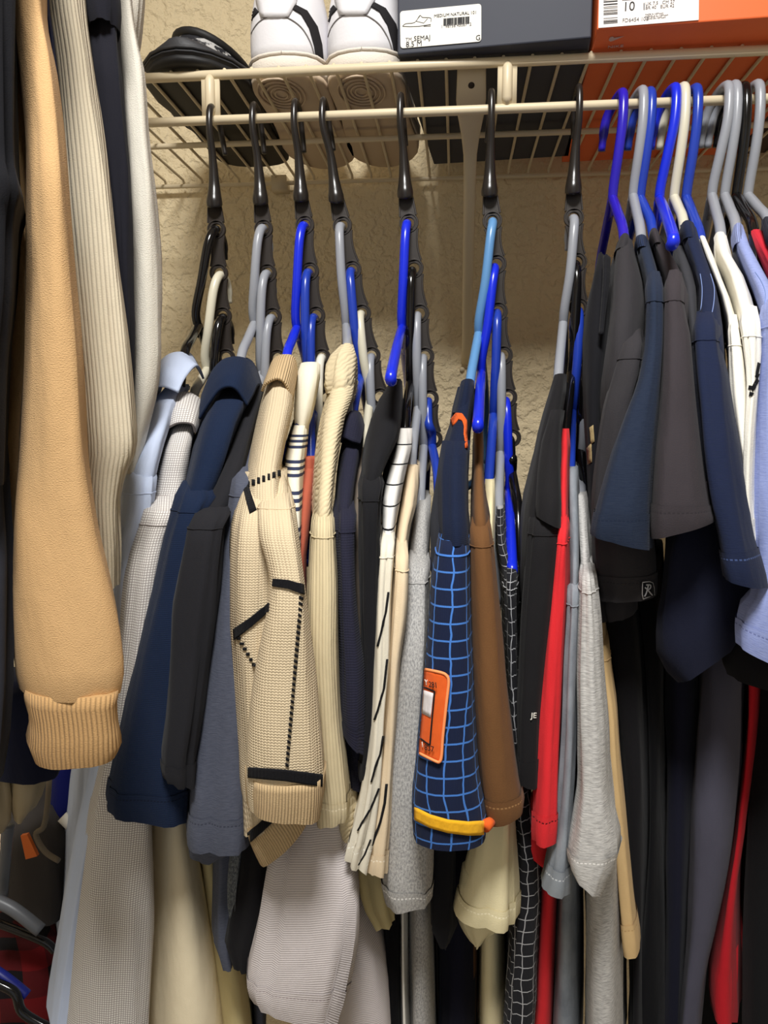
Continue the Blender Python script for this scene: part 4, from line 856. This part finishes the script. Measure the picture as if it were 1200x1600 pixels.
# ---- cascade 7
t_b7, h_b7 = fm('black_heavy_cotton', (28, 27, 29), st=(26, 26, 27))
g = garment('tee_shirt', 'black tee with small white letters near its hem, left of the red tee', 'tee shirt')
bo = body(g, t_b7, [(584, 868, 885, .60, .05), (620, 856, 884, .58, .08), (660, 844, 878, .555, .10), (710, 832, 874, .53, .12), (770, 820, 874, .505, .14), (830, 810, 874, .49, .15), (900, 808, 868, .49, .15)], amp=.0015)
s = sleeve(g, t_b7, [(806, 828, 874, .486), (830, 826, 874, .479), (900, 820, 868, .475), (980, 814, 860, .472), (1060, 811, 852, .47), (1140, 808, 845, .468), (1200, 808, 842, .467), [1222, 809, 1232, 841, .468, .028]], b=.03, hem=.09, hmat=h_b7, amp=.0015)
loft('shoulder_flap', [(640, 862, 880, .54), (700, 846, 876, .515), (760, 838, 874, .49), (800, 836, 874, .478), [808, 838, 826, 873, .477, .05]], t_b7, bo, b=.06, seed=71)
textat(s, 'JE', 829.5, 1122, .0052, M_LABEL, s, .02, .0012)
t_rd, h_rd = fm('red_cotton', (222, 46, 52), st=(96, 16, 22), mott=.05)
g = garment('tee_shirt', 'bright red tee hanging beside the black tee with letters', 'tee shirt')
body(g, t_rd, [(670, 876, 888, .585, .06), (700, 874, 890, .565, .09), (760, 872, 888, .53, .12), (826, 873, 888, .50, .14), (900, 866, 886, .49, .15)], drop=(822, 862, .53), amp=.0015)
s = sleeve(g, t_rd, [(818, 873, 889, .484), (850, 871, 888, .479), (920, 864, 886, .476), (1000, 855, 883, .473), (1080, 848, 880, .471), (1150, 842, 876, .469), (1220, 838, 872, .467), (1290, 835, 869, .466), (1308, 834, 867, .466), (1318, 835, 866, .467)], b=.03, hem=.09, hmat=h_rd, amp=.003, freq=2.6)
loft('sleeve_back', [(1250, 832, 868, .50), (1300, 826, 868, .50), [1322, 822, 1340, 866, .50, .02], [1330, 824, 1362, 862, .502, .016]], t_rd, g, b=.02, seed=73)
t_vl, h_vl = fab('grey_velour', (146, 152, 158), 'velvet', (108, 114, 122), mott=.05), fab('grey_velour_hem', (146, 152, 158), 'velvet', (120, 126, 132), stitch=(196, 200, 204), vst=.006)
g = garment('velour_tee', 'blue grey velour tee between the red tee and the pale heather tee', 'tee shirt')
body(g, t_vl, [(732, 888, 902, .585, .06), (770, 887, 905, .56, .09), (830, 888, 907, .52, .12), (900, 887, 907, .50, .14), (960, 886, 904, .49, .15)], drop=(852, 908, .525), amp=.002)
s = sleeve(g, t_vl, [(915, 887, 906, .486), (970, 885, 904, .48), (1040, 881, 902, .476), (1120, 879, 901, .473), (1200, 875, 899, .471), (1270, 869, 895, .469), (1320, 863, 893, .468), (1360, 856, 892, .467), (1386, 849, 892, .467), [1392, 847, 1398, 891, .468, .03]], b=.032, hem=.08, hmat=h_vl, amp=.0022)
t_h2, h_h2 = fab('pale_heather_knit', (206, 204, 200), 'streak', (150, 148, 146), mott=.05), fab('pale_heather_hem', (214, 212, 208), 'streak', (160, 158, 155), stitch=(240, 238, 234), vst=.003)
g = garment('tee_shirt', 'pale heather grey tee with an upturned sleeve hem, right of the velour tee', 'tee shirt')
body(g, t_h2, [(774, 902, 914, .585, .06), (800, 903, 918, .56, .09), (850, 905, 922, .52, .12), (906, 906, 929, .50, .14), (980, 905, 938, .49, .14), (1100, 906, 945, .49, .15), (1300, 908, 970, .495, .15)], drop=(908, 976, .50), amp=.002)
s = sleeve(g, t_h2, [(896, 907, 928, .478), (930, 906, 932, .472), (980, 904, 937, .467), (1060, 902, 941, .462), (1150, 904, 947, .458), (1230, 904, 950, .456), (1280, 898, 956, .454), (1315, 892, 966, .453), [1340, 888, 1336, 968, .452, .032], [1358, 890, 1376, 950, .452, .03], [1372, 898, 1402, 938, .453, .026]], b=.034, hem=.10, hmat=h_h2, amp=.0022)
t_tn, h_tn = fm('sand_cotton', (208, 176, 126), st=(186, 152, 104), mott=.05)
g = garment('tee_shirt', 'sand coloured tee edge behind the pale heather tee, beside the dark clothes', 'tee shirt')
body(g, t_tn, [(840, 916, 930, .59, .06), (900, 918, 940, .55, .10), (1000, 928, 948, .53, .12), (1060, 934, 955, .525, .12)], drop=False)
s = sleeve(g, t_tn, [(1000, 928, 950, .525), (1060, 936, 956, .518), (1110, 944, 963, .515), (1190, 950, 968, .512), (1280, 956, 977, .51), (1370, 962, 985, .51), (1440, 968, 992, .51), (1484, 972, 997, .51), (1492, 974, 997, .511)], b=.024, hem=.10, hmat=h_tn, amp=.0012)
# ------------------------------------------------------------------ right-hand row
t_bv, _ = fm('black_satin_jersey', (24, 24, 28), mott=.05)
g = garment('vneck_top', 'black V-neck top at the left end of the right-hand row', 'top', G2)
bo = body(g, t_bv, [(395, 934, 944, .615, .07), (430, 925, 951, .60, .08), (470, 915, 958, .59, .09), (530, 909, 958, .575, .11), (620, 910, 948, .565, .13), (720, 914, 946, .56, .14)], drop=(925, 962, .56), end=1000, Yd=.60, amp=.002)
sheet('neckline', [[(945, 398, .597), (944, 440, .585), (941, 480, .577), (938, 522, .567)], [(952, 404, .60), (950, 444, .588), (945, 484, .578), (940, 524, .568)]], t_blk1, bo, .003)
M_GOLD = fab('gold_print', (190, 168, 118), 'heather', (120, 104, 78))
decal('gold_print', bo, [((921, 668), (927, 664), (929, 690), (923, 694)), ((917, 700), (924, 692), (925, 722), (918, 726))], M_GOLD, bo, 3, 4, off=.0007, thick=.0004)
t_kc, h_kc = fm('charcoal_jersey', (52, 50, 53), st=(44, 42, 45))
g = garment('tee_shirt', 'charcoal tee with a small square logo tag on its sleeve hem', 'tee shirt', G2)
body(g, t_kc, [(368, 968, 985, .62, .05), (385, 961, 989, .60, .07), (430, 955, 1003, .57, .09), (480, 950, 1010, .545, .11), (530, 944, 1010, .525, .13), (620, 936, 1004, .52, .13)], drop=(950, 1000, .55), end=1000, Yd=.60, amp=.003)
loft('neck_rib', [(366, 968, 985, .612), (376, 964, 987, .604), (388, 959, 986, .60)], t_kc, g, b=.06, seed=80, amp=.001)
s = sleeve(g, t_kc, [(530, 978, 1009, .515), (580, 962, 1006, .505), (640, 946, 990, .50), (720, 934, 985, .498), (800, 926, 1010, .496), (850, 926, 1020, .495), (900, 928, 1022, .494), (928, 936, 1022, .494), [940, 934, 936, 1022, .495, .03]], b=.034, hem=.09, hmat=h_kc, amp=.003)
loft('sleeve_back', [(880, 930, 1000, .515), (930, 930, 996, .515), (960, 932, 994, .515), [974, 940, 962, 988, .516, .02]], t_kc, g, b=.024, seed=81, amp=.003)
tg = decal('logo_tag', s, ((1003, 909), (1021, 910), (1022, 939), (1004, 938)), t_blk1, s, 4, 4, off=.0016, thick=.0012)
M_TAGL = plastic('tag_thread', (186, 186, 190), .8)
tubeon('tag_border', s, [(1004, 910), (1020, 911), (1021, 937), (1005, 936), (1004, 911)], .00035, M_TAGL, tg, .0030, 3)
for pts in ([(1007, 932), (1010, 926), (1013, 914)], [(1008, 918), (1013, 923), (1019, 930)], [(1010, 914), (1016, 914), (1016, 919), (1011, 922)]): tubeon('tag_mark', s, pts, .0005, M_TAGL, tg, .0030, 4)
t_n2, h_n2 = fm('faded_navy_jersey', (37, 46, 64), 'streak', st=(28, 37, 56), rgb2=(31, 40, 59))
g = garment('tee_shirt', 'faded navy tee with a flaring sleeve between the two charcoal tees', 'tee shirt', G2)
body(g, t_n2, [(372, 992, 1014, .62, .05), (385, 995, 1018, .60, .06), (420, 1002, 1030, .57, .08), (450, 1008, 1036, .54, .10), (500, 1008, 1036, .52, .12)], end=1000, Yd=.60, amp=.001)
loft('neck_rib', [(368, 992, 1013, .612), (376, 992, 1014, .604), (386, 994, 1016, .60)], fab('navy_rib', (40, 52, 80), 'rib', p=.002), g, b=.06, seed=82, amp=.0005)
s = sleeve(g, t_n2, [(440, 1010, 1036, .515), (460, 1011, 1036, .508), (520, 1010, 1036, .497), (580, 1002, 1033, .487), (650, 977, 1028, .478), (720, 952, 1023, .471), (780, 935, 1020, .466), (815, 926, 1019, .464), (832, 923, 1019, .464), [838, 923, 862, 1019, .465, .03]], b=.034, hem=.11, hmat=h_n2, amp=.0018)
g = garment('tee_shirt', 'charcoal tee with a wide sleeve and turned hem, right of the faded navy tee', 'tee shirt', G2)
t_k2, h_k2 = fm('brown_black_jersey', (58, 53, 57), st=(48, 44, 48))
body(g, t_k2, [(362, 1016, 1030, .62, .05), (385, 1020, 1046, .60, .06), (420, 1031, 1066, .57, .08), (450, 1039, 1079, .54, .10), (500, 1042, 1078, .52, .12)], end=1000, Yd=.60, amp=.001)
loft('neck_rib', [(358, 1014, 1030, .612), (368, 1016, 1033, .604), (380, 1019, 1037, .60)], t_k2, g, b=.06, seed=84, amp=.0005)
s = sleeve(g, t_k2, [(438, 1040, 1070, .512), (460, 1039, 1068, .504), (520, 1037, 1078, .49), (590, 1034, 1084, .478), (660, 1029, 1091, .47), (720, 1024, 1098, .463), (770, 1021, 1105, .459), (800, 1019, 1111, .457), [830, 1018, 812, 1115, .457, .032], [845, 1019, 818, 1115, .458, .032]], b=.036, hem=.10, hmat=h_k2, amp=.0014)
t_k3, _ = fm('dark_grey_jersey', (60, 60, 64))
g = garment('tee_shirt', 'dark grey tee mostly hidden under the bare blue hanger tip in the right-hand row', 'tee shirt', G2)
body(g, t_k3, [(385, 1052, 1072, .62, .05), (410, 1056, 1082, .60, .06), (440, 1066, 1090, .575, .08), (480, 1070, 1092, .555, .10), (560, 1078, 1094, .54, .12)], end=1000, Yd=.60, amp=.001)
t_ns, h_ns = fm('navy_french_terry', (28, 36, 60), 'streak', st=(64, 80, 122), rgb2=(27, 35, 62))
t_nd, h_nd = fm('deep_navy_terry', (24, 27, 45), st=(52, 62, 106))
g = garment('short_sleeved_sweatshirt', 'navy short sleeved sweatshirt with stitched seams and a drooping sleeve', 'sweatshirt', G2)
bo = body(g, t_ns, [(348, 1063, 1086, .62, .05), (372, 1066, 1094, .60, .06), (410, 1078, 1108, .575, .08), (450, 1088, 1122, .55, .10), (490, 1088, 1131, .525, .12), (530, 1084, 1137, .505, .13), (570, 1088, 1139, .50, .13)], end=1000, Yd=.60, amp=.002)
loft('neck_rib', [(346, 1063, 1086, .612), (358, 1062, 1089, .603), (372, 1064, 1093, .60)], t_ns, bo, b=.06, seed=86, amp=.0005)
s = sleeve(g, t_ns, [(500, 1086, 1128, .502), (530, 1084, 1128, .494), (580, 1085, 1138, .484), (640, 1090, 1146, .476), (710, 1096, 1156, .468), (780, 1108, 1166, .462), (840, 1124, 1174, .457), (880, 1130, 1184, .454), [896, 1132, 910, 1192, .453, .032], [906, 1134, 922, 1194, .454, .032]], b=.038, hem=.12, hmat=h_ns, amp=.003)
l2 = sleeve(g, t_nd, [(560, 1090, 1130, .505), (700, 1086, 1150, .50), (800, 1060, 1160, .496), (850, 1044, 1166, .494), [930, 1036, 910, 1180, .492, .034], [985, 1028, 940, 1190, .491, .034], [1020, 1028, 960, 1192, .491, .034], [1060, 1048, 985, 1172, .492, .032], [1072, 1062, 1010, 1152, .493, .03]], b=.036, amp=.004, name='lower_sleeve')
tubeon('seam_stitching', [bo], [(1094, 428), (1097, 450), (1096, 475), (1092, 497)], .0003, plastic('blue_thread', (120, 140, 190), .8), bo, .0004)
tubeon('seam_stitching', [bo], [(1110, 428), (1116, 450), (1115, 475), (1110, 500)], .0003, bpy.data.materials['blue_thread'], bo, .0004)
t_w1, h_w1 = fm('white_cotton', (240, 236, 224), st=(220, 214, 196), mott=.03)
g = garment('tee_shirt', 'plain white tee right of the navy short sleeved sweatshirt', 'tee shirt', G2)
body(g, t_w1, [(370, 1092, 1103, .61, .05), (392, 1098, 1114, .59, .07), (430, 1113, 1128, .565, .09), (480, 1130, 1147, .54, .11), (515, 1136, 1154, .52, .12), (570, 1138, 1158, .51, .12)], end=1000, Yd=.60, amp=.001)
s = sleeve(g, t_w1, [(508, 1137, 1154, .512), (540, 1138, 1160, .505), (600, 1140, 1168, .497), (660, 1147, 1170, .49), (720, 1157, 1174, .485), (800, 1164, 1180, .482), (880, 1170, 1190, .48)], b=.026, hem=.06, hmat=h_w1, amp=.001)
g = garment('graphic_tee', 'white tee with a black brush print on its sleeve side, in the right-hand row', 'tee shirt', G2)
bo = body(g, t_w1, [(364, 1116, 1136, .61, .05), (390, 1119, 1143, .59, .07), (430, 1135, 1166, .565, .09), (470, 1146, 1180, .54, .11), (505, 1152, 1188, .515, .12), (560, 1166, 1190, .505, .12)], end=1000, Yd=.60, amp=.001)
s = sleeve(g, t_w1, [(494, 1155, 1189, .505), (530, 1160, 1191, .498), (600, 1167, 1187, .489), (680, 1163, 1181, .482), (760, 1161, 1178, .478), (840, 1166, 1180, .476)], b=.028, hem=.08, hmat=h_w1, amp=.0015)
decal('brush_print', s, [((1184, 566), (1188, 568), (1184, 590), (1180, 588)), ((1186, 584), (1189, 590), (1176, 612), (1174, 606)), ((1170, 602), (1181, 604), (1179, 609), (1169, 608)), ((1172, 612), (1178, 614), (1175, 619), (1170, 618))], t_bk, s, 4, 4, off=.0006, thick=.0005)
t_pw, h_pw = fm('periwinkle_cotton', (150, 162, 210), 'streak', st=(108, 118, 166), rgb2=(132, 144, 196))
g = garment('tee_shirt', 'periwinkle blue tee with a ribbed neck at the right edge', 'tee shirt', G2)
bo = body(g, t_pw, [(352, 1144, 1164, .61, .05), (380, 1149, 1174, .59, .07), (420, 1164, 1196, .565, .09), (460, 1180, 1218, .54, .11), (500, 1190, 1226, .515, .12), (560, 1190, 1230, .505, .12)], end=1000, Yd=.60, amp=.001)
loft('neck_rib', [(350, 1146, 1162, .604), (362, 1143, 1164, .597), (380, 1146, 1166, .592)], fab('periwinkle_rib', (150, 162, 210), 'rib', p=.002), bo, b=.05, seed=90, amp=.0005)
s = sleeve(g, t_pw, [(480, 1190, 1226, .505), (560, 1188, 1236, .495), (640, 1183, 1240, .487), (720, 1180, 1246, .48), (800, 1178, 1252, .474), (880, 1178, 1256, .47), (925, 1176, 1258, .468), [955, 1153, 985, 1258, .467, .034], [985, 1149, 1030, 1256, .467, .034], [1008, 1150, 1058, 1254, .468, .034]], b=.036, hem=.08, hmat=h_pw, amp=.002)
tubeon('seam_stitching', [bo], [(1180, 425), (1190, 440), (1196, 458), (1194, 480)], .0003, bpy.data.materials['blue_thread'], bo, .0004)
t_r2, _ = fm('crimson_cotton', (206, 44, 58), mott=.05)
g = garment('tee_shirt', 'crimson tee behind the periwinkle tee at the upper right edge', 'tee shirt', G2)
body(g, t_r2, [(360, 1170, 1194, .63, .05), (385, 1180, 1214, .61, .06), (420, 1196, 1236, .59, .08), (470, 1212, 1256, .57, .1)], drop=(1205, 1240, .58))
t_dr, _ = fab('dark_ribbed_knit', (46, 48, 58), 'rib', p=.003), 0
g = garment('ribbed_jersey', 'dark ribbed top cut by the right edge of the picture', 'top', G2)
body(g, t_dr, [(340, 1190, 1212, .61, .05), (370, 1196, 1230, .59, .06), (430, 1226, 1260, .56, .08)], drop=(1230, 1262, .56))
# long clothes under the right-hand row
def column(nm, label, mat, rows, cat='trousers', b=.10, amp=.004, **kw):
    g = garment(nm, label, cat, 'long dark clothes under the right-hand row'); return g, loft('cloth', rows, mat, g, b=b, n=2.8, amp=amp, seed=SEED[0], step=.014, **kw)
t_c1, _ = fm('soft_black', (21, 20, 23)); t_c2, _ = fm('ink_black', (14, 14, 17)); t_c3, _ = fm('ink_navy', (22, 23, 38)); t_c4, _ = fm('slate_grey_twill', (74, 73, 86), 'plain'); t_c5, h_c5 = fm('deep_red_jersey', (186, 30, 40), st=(120, 16, 24)); t_c6, _ = fm('jet_black', (18, 18, 20))
column('long_black_top', 'soft black length of cloth right of the sand coloured tee', t_c1, [(880, 940, 990, .55), (1000, 946, 1004, .545), (1200, 962, 1014, .54), (1350, 974, 1010, .54), (1500, 982, 1004, .54), (1720, 980, 1002, .54)], 'top')
column('black_trousers', 'ink black trousers right of the soft black length of cloth', t_c2, [(880, 986, 1036, .56), (1000, 1000, 1040, .555), (1200, 1010, 1038, .55), (1400, 1004, 1040, .55), (1720, 976, 1044, .55)])
column('navy_trousers', 'ink navy trousers between the black ones and the slate grey length', t_c3, [(940, 1030, 1090, .565), (1100, 1036, 1092, .56), (1300, 1038, 1080, .555), (1500, 1036, 1072, .555), (1720, 1030, 1066, .555)])
column('slate_dress', 'slate grey length of cloth that swings left at its bottom, beside the red one', t_c4, [(960, 1092, 1168, .56), (1080, 1090, 1165, .55), (1180, 1084, 1163, .545), (1300, 1074, 1154, .54), (1380, 1072, 1141, .54), (1460, 1070, 1122, .54), (1540, 1064, 1103, .54), (1720, 1050, 1084, .54)], 'dress')
g, o = column('long_red_tee', 'deep red length of cloth at lower right, its hem near the bottom edge', t_c5, [(1040, 1160, 1196, .575), (1100, 1164, 1192, .57), (1180, 1160, 1184, .565), (1300, 1148, 1168, .56), (1400, 1130, 1157, .56), (1480, 1116, 1156, .56), (1550, 1104, 1157, .56), [1590, 1108, 1610, 1157, .56, .1]], 'tee shirt')
column('jet_black_coat', 'jet black coat at the lower right edge', t_c6, [(1020, 1186, 1260, .565), (1150, 1178, 1270, .56), (1300, 1164, 1270, .555), (1420, 1157, 1270, .555), (1720, 1155, 1270, .55)], 'coat')
g = garment('tee_shirt', 'black sleeve hem peeking out below the periwinkle sleeve', 'tee shirt', G2)
sleeve(g, t_c1, [(900, 1150, 1240, .50), (1000, 1132, 1240, .497), [1030, 1126, 1060, 1240, .496, .03], [1052, 1132, 1094, 1240, .497, .03]], b=.034)
column('right_shade_backing', 'added dark backing for the shade between the slate length and the jet black coat', t_c2, [(1000, 1050, 1270, .78), (1200, 1050, 1270, .78), (1720, 1040, 1260, .78)], 'coat', b=.06)  # added dark sheet standing in for the shade in this gap
column('middle_shade_backing', 'added dark backing for the shade behind the heather grey and cream tees, at the bottom', t_c2, [(1000, 580, 800, .78), (1300, 580, 800, .78), (1720, 570, 830, .78)], 'jacket', b=.06)  # dark sheet put in so the gaps between the tees read as shade
# ---- clothes lower down on the straps
def low(nm, label, mat, rows, cat='shirt', b=.10, part='body', **kw):
    g = garment(nm, label, cat, 'lower ends of the clothes on the straps'); o = loft(part, rows, mat, g, b=b, n=2.8, amp=kw.pop('amp', .003), seed=SEED[0], step=.012, **kw); return g, o
t_iv, _ = fm('ivory_satin', (236, 222, 190), mott=.04); t_kh, _ = fm('khaki_twill', (206, 190, 140), mott=.05); t_sk, _ = fab('charcoal_speckle', (70, 74, 80), 'heather', (120, 124, 126)), 0
low('ivory_blouse', 'smooth ivory length of cloth with a long soft fold, under the navy polo', t_iv, [(1180, 236, 306, .535), (1290, 236, 300, .53), (1360, 236, 312, .525), (1480, 234, 332, .522), (1600, 230, 347, .52), (1720, 226, 358, .52)], 'blouse', amp=.006, freq=2.2, vf=2.0)
low('khaki_trousers', 'khaki length of cloth right of the ivory one, at the bottom', t_kh, [(1300, 306, 334, .55), (1400, 314, 350, .545), (1500, 326, 378, .54), (1600, 340, 393, .538), (1720, 350, 404, .535)], 'trousers')
low('slate_jersey', 'slate blue rounded sleeve end below the slate tee', t_sl, [(1260, 336, 376, .505), (1340, 338, 374, .50), (1420, 336, 366, .50), (1480, 334, 372, .50), (1500, 338, 372, .50), (1511, 346, 366, .502)], 'top', .03, 'sleeve')
low('speckled_top', 'charcoal speckled wedge of cloth between the slate and black sleeve ends', t_sk, [(1240, 366, 402, .495), (1320, 360, 388, .494), (1390, 357, 380, .494), (1440, 360, 370, .495), (1452, 362, 366, .496)], 'top', .02, 'sleeve')
low('black_jersey_top', 'black rounded sleeve end left of the pale grey linen sleeve', t_c1, [(1270, 384, 424, .492), (1350, 378, 420, .49), (1420, 364, 412, .49), (1480, 352, 402, .49), (1502, 356, 396, .49), (1514, 366, 388, .492)], 'top', .022, 'sleeve')
t_li, h_li = fab('pale_grey_linen', (212, 204, 202), 'cross', (168, 160, 160), p=.0016, mott=.05), fab('pale_grey_linen_hem', (212, 204, 202), 'cross', (172, 164, 164), p=.0016, stitch=(176, 164, 166), mott=.05)
g = garment('linen_shirt', 'pale grey linen shirt with a wide square sleeve at the bottom centre')
body(g, t_li, [(1180, 488, 530, .56, .10), (1290, 486, 536, .545, .12), (1370, 500, 556, .53, .13), (1440, 516, 580, .52, .13), (1500, 524, 602, .515, .13), (1560, 522, 613, .515, .13), (1720, 516, 622, .515, .13)], drop=False, amp=.004)
sleeve(g, t_li, [(1240, 446, 524, .49), (1300, 434, 534, .48), (1372, 418, 552, .47), (1420, 412, 558, .466), (1470, 405, 555, .463), (1520, 396, 545, .461), [1548, 392, 1566, 534, .46, .038], [1566, 396, 1588, 526, .46, .038], [1574, 402, 1606, 522, .461, .036]], b=.04, n=4, hem=.13, hmat=h_li, amp=.004)
low('khaki_tee', 'khaki sleeve end between the linen shirt and the heather grey tee', t_kh, [(1340, 556, 606, .505), (1400, 562, 610, .503), (1430, 572, 614, .502), [1455, 588, 1440, 616, .503, .02]], 'tee shirt', .024, 'sleeve')
low('black_jeans', 'black strip of cloth between the linen shirt and the white strip', t_c2, [(1280, 590, 630, .55), (1400, 596, 630, .545), (1500, 600, 628, .54), (1720, 606, 630, .54)], 'trousers')
low('cream_strip_top', 'thin white strip of cloth under the heather grey tee', t_w1, [(1350, 624, 636, .535), (1450, 625, 636, .532), (1720, 628, 640, .53)], 'top', .08)
low('black_sleeve_top', 'black sleeve end under the yellow banded jersey', t_bp, [(1230, 676, 716, .495), (1340, 678, 712, .49), (1400, 676, 710, .488), (1450, 675, 712, .487), (1470, 680, 708, .487), (1478, 688, 700, .489)], 'tee shirt', .024, 'sleeve')
low('navy_shirt_end', 'dark navy length of cloth under the black sleeve end, left of the cream tee', t_c3, [(1280, 684, 748, .555), (1400, 684, 748, .55), (1500, 684, 746, .548), (1720, 684, 744, .545)], 'shirt')

# ------------------------------------------------------------------ lower left: second tier in the dark
t_pd = fab('red_black_plaid', (100, 16, 20), 'plaid', (17, 14, 17), p=.05, mott=.06)
lowrod = MB(); lowrod.tube([(X0+.004, .86, .86), (-.5, .86, .86)], .010, 14); lr = lowrod.build('lower_closet_rod', M_WIRE); tag(lr, 'almond coated lower closet rod in the dark at the left', 'rod')
g = garment('plaid_shirt', 'red and black plaid shirt in the dark at the lower left corner', 'shirt', 'second tier of clothes at lower left')
loft('body', [(1440, -30, 30, .70), (1470, -50, 70, .66), (1500, -60, 94, .64), (1560, -60, 100, .62), (1720, -70, 110, .62)], t_pd, g, b=.06, seed=95, amp=.004)
g = garment('navy_cap_top', 'navy garment with a rounded hem behind the tan cuff', 'top', 'second tier of clothes at lower left')
loft('hem', [(1080, -40, 60, .50), (1150, -40, 84, .50), (1190, -36, 100, .50), (1210, -30, 104, .50), (1221, -20, 92, .502)], fm('deep_navy', (20, 24, 44))[0], g, b=.04, seed=96)
g = garment('beige_bag', 'soft beige bag hanging in the dark below the navy hem', 'bag', 'second tier of clothes at lower left')
t_bg = paint('beige_leatherette', (160, 145, 116), .5)
loft('pouch', [(1200, 4, 80, .57), (1225, 4, 78, .56), (1250, 8, 70, .555), (1275, 14, 54, .56), (1283, 20, 42, .565)], t_bg, g, b=.045, n=2.0, seed=97)
loft('pouch', [(1215, -40, 12, .555), (1250, -44, 20, .55), (1285, -44, 20, .555), (1304, -40, 8, .56)], t_bg, g, b=.04, n=2.0, seed=98)
t_gc, _ = fm('grey_crumpled_cotton', (62, 58, 56)); t_bl, _ = fm('royal_blue_nylon', (16, 22, 88))
g = garment('grey_tee', 'crumpled dark grey tee in the dark below the orange tag', 'tee shirt', 'second tier of clothes at lower left')
loft('body', [(1290, 8, 84, .70), (1330, 4, 104, .68), (1380, 2, 116, .665), (1420, 0, 120, .66), (1440, 10, 110, .66)], t_gc, g, b=.08, seed=99, amp=.007, vf=14)
m = MB(); pts = smoothpts([P(78, 1200, .68), P(74, 1260, .668), P(68, 1292, .662), P(56, 1304, .66), P(70, 1330, .655), P(92, 1345, .65)], 5); m.tube(pts, .0028, 10); m.build('drawstring', fab('drawstring_cord', (120, 108, 90)), g)
g = garment('blue_bag', 'royal blue nylon bag in the dark beside the pale check shirt', 'bag', 'second tier of clothes at lower left')
loft('body', [(1190, 78, 120, .76), (1240, 76, 122, .74), (1290, 66, 130, .73), (1330, 62, 134, .725), (1352, 76, 128, .73)], t_bl, g, b=.06, seed=100, amp=.003)
mm = MB(); a, b_ = P(97, 1276, .72), P(123, 1300, .72); mm.tube([a, a.lerp(b_, .5), b_], [.006, .0065, .006], 12); o = mm.build('white_tag', M_LABEL); tag(o, 'short white plastic piece on the blue bag in the dark', 'tag')
mm = MB(); A_, B2, C_, D_ = P(32, 1306, .655), P(42, 1304, .655), P(58, 1338, .652), P(40, 1343, .652)
mesh_v = [A_, B2, C_, D_]; mesh_v += [p+Vector((0, .004, 0)) for p in mesh_v]
o = mesh('orange_tag', mesh_v, [(0, 1, 2, 3), (7, 6, 5, 4), (0, 4, 5, 1), (1, 5, 6, 2), (2, 6, 7, 3), (3, 7, 4, 0)], plastic('orange_card_tag', (226, 110, 34), .6), None, False); tag(o, 'small orange tag in the dark at lower left', 'tag')
HC2 = plastic('shaded_grey_plastic', (92, 94, 98), .4); HC3 = plastic('shaded_blue_plastic', (22, 32, 120), .35)  # grey and blue hanger plastics with this corner's shade put into the colour
def bar(nm, label, pts, r, mat):
    mm = MB(); mm.tube(smoothpts([P(*p) for p in pts], 6), r, 10); o = mm.build(nm, mat); tag(o, label, 'hanger', 'hangers of the second tier at lower left'); return o
bar('clothes_hanger', 'grey hanger arm lying above the plaid shirt in the dark', [(-20, 1402, .60), (20, 1420, .60), (64, 1454, .60)], .006, HC2)
bar('clothes_hanger', 'dark grey hanger arm just above the plaid collar', [(-10, 1440, .61), (30, 1455, .61), (70, 1472, .61), (86, 1486, .61)], .004, HC['black'])
bar('clothes_hanger', 'blue hanger arm over the plaid shirt at lower left', [(-20, 1510, .56), (10, 1530, .56), (42, 1556, .56)], .005, HC3)
bar('clothes_hanger', 'glossy black hanger arm over the plaid shirt, lowest at left', [(-20, 1530, .55), (14, 1545, .55), (26, 1556, .55), (34, 1580, .55), (60, 1598, .55), (90, 1612, .55)], .004, HC['black'])
bar('clothes_hanger', 'grey hanger hook hanging down under the beige bag', [(14, 1290, .62), (10, 1330, .62), (4, 1400, .62)], .005, HC2)
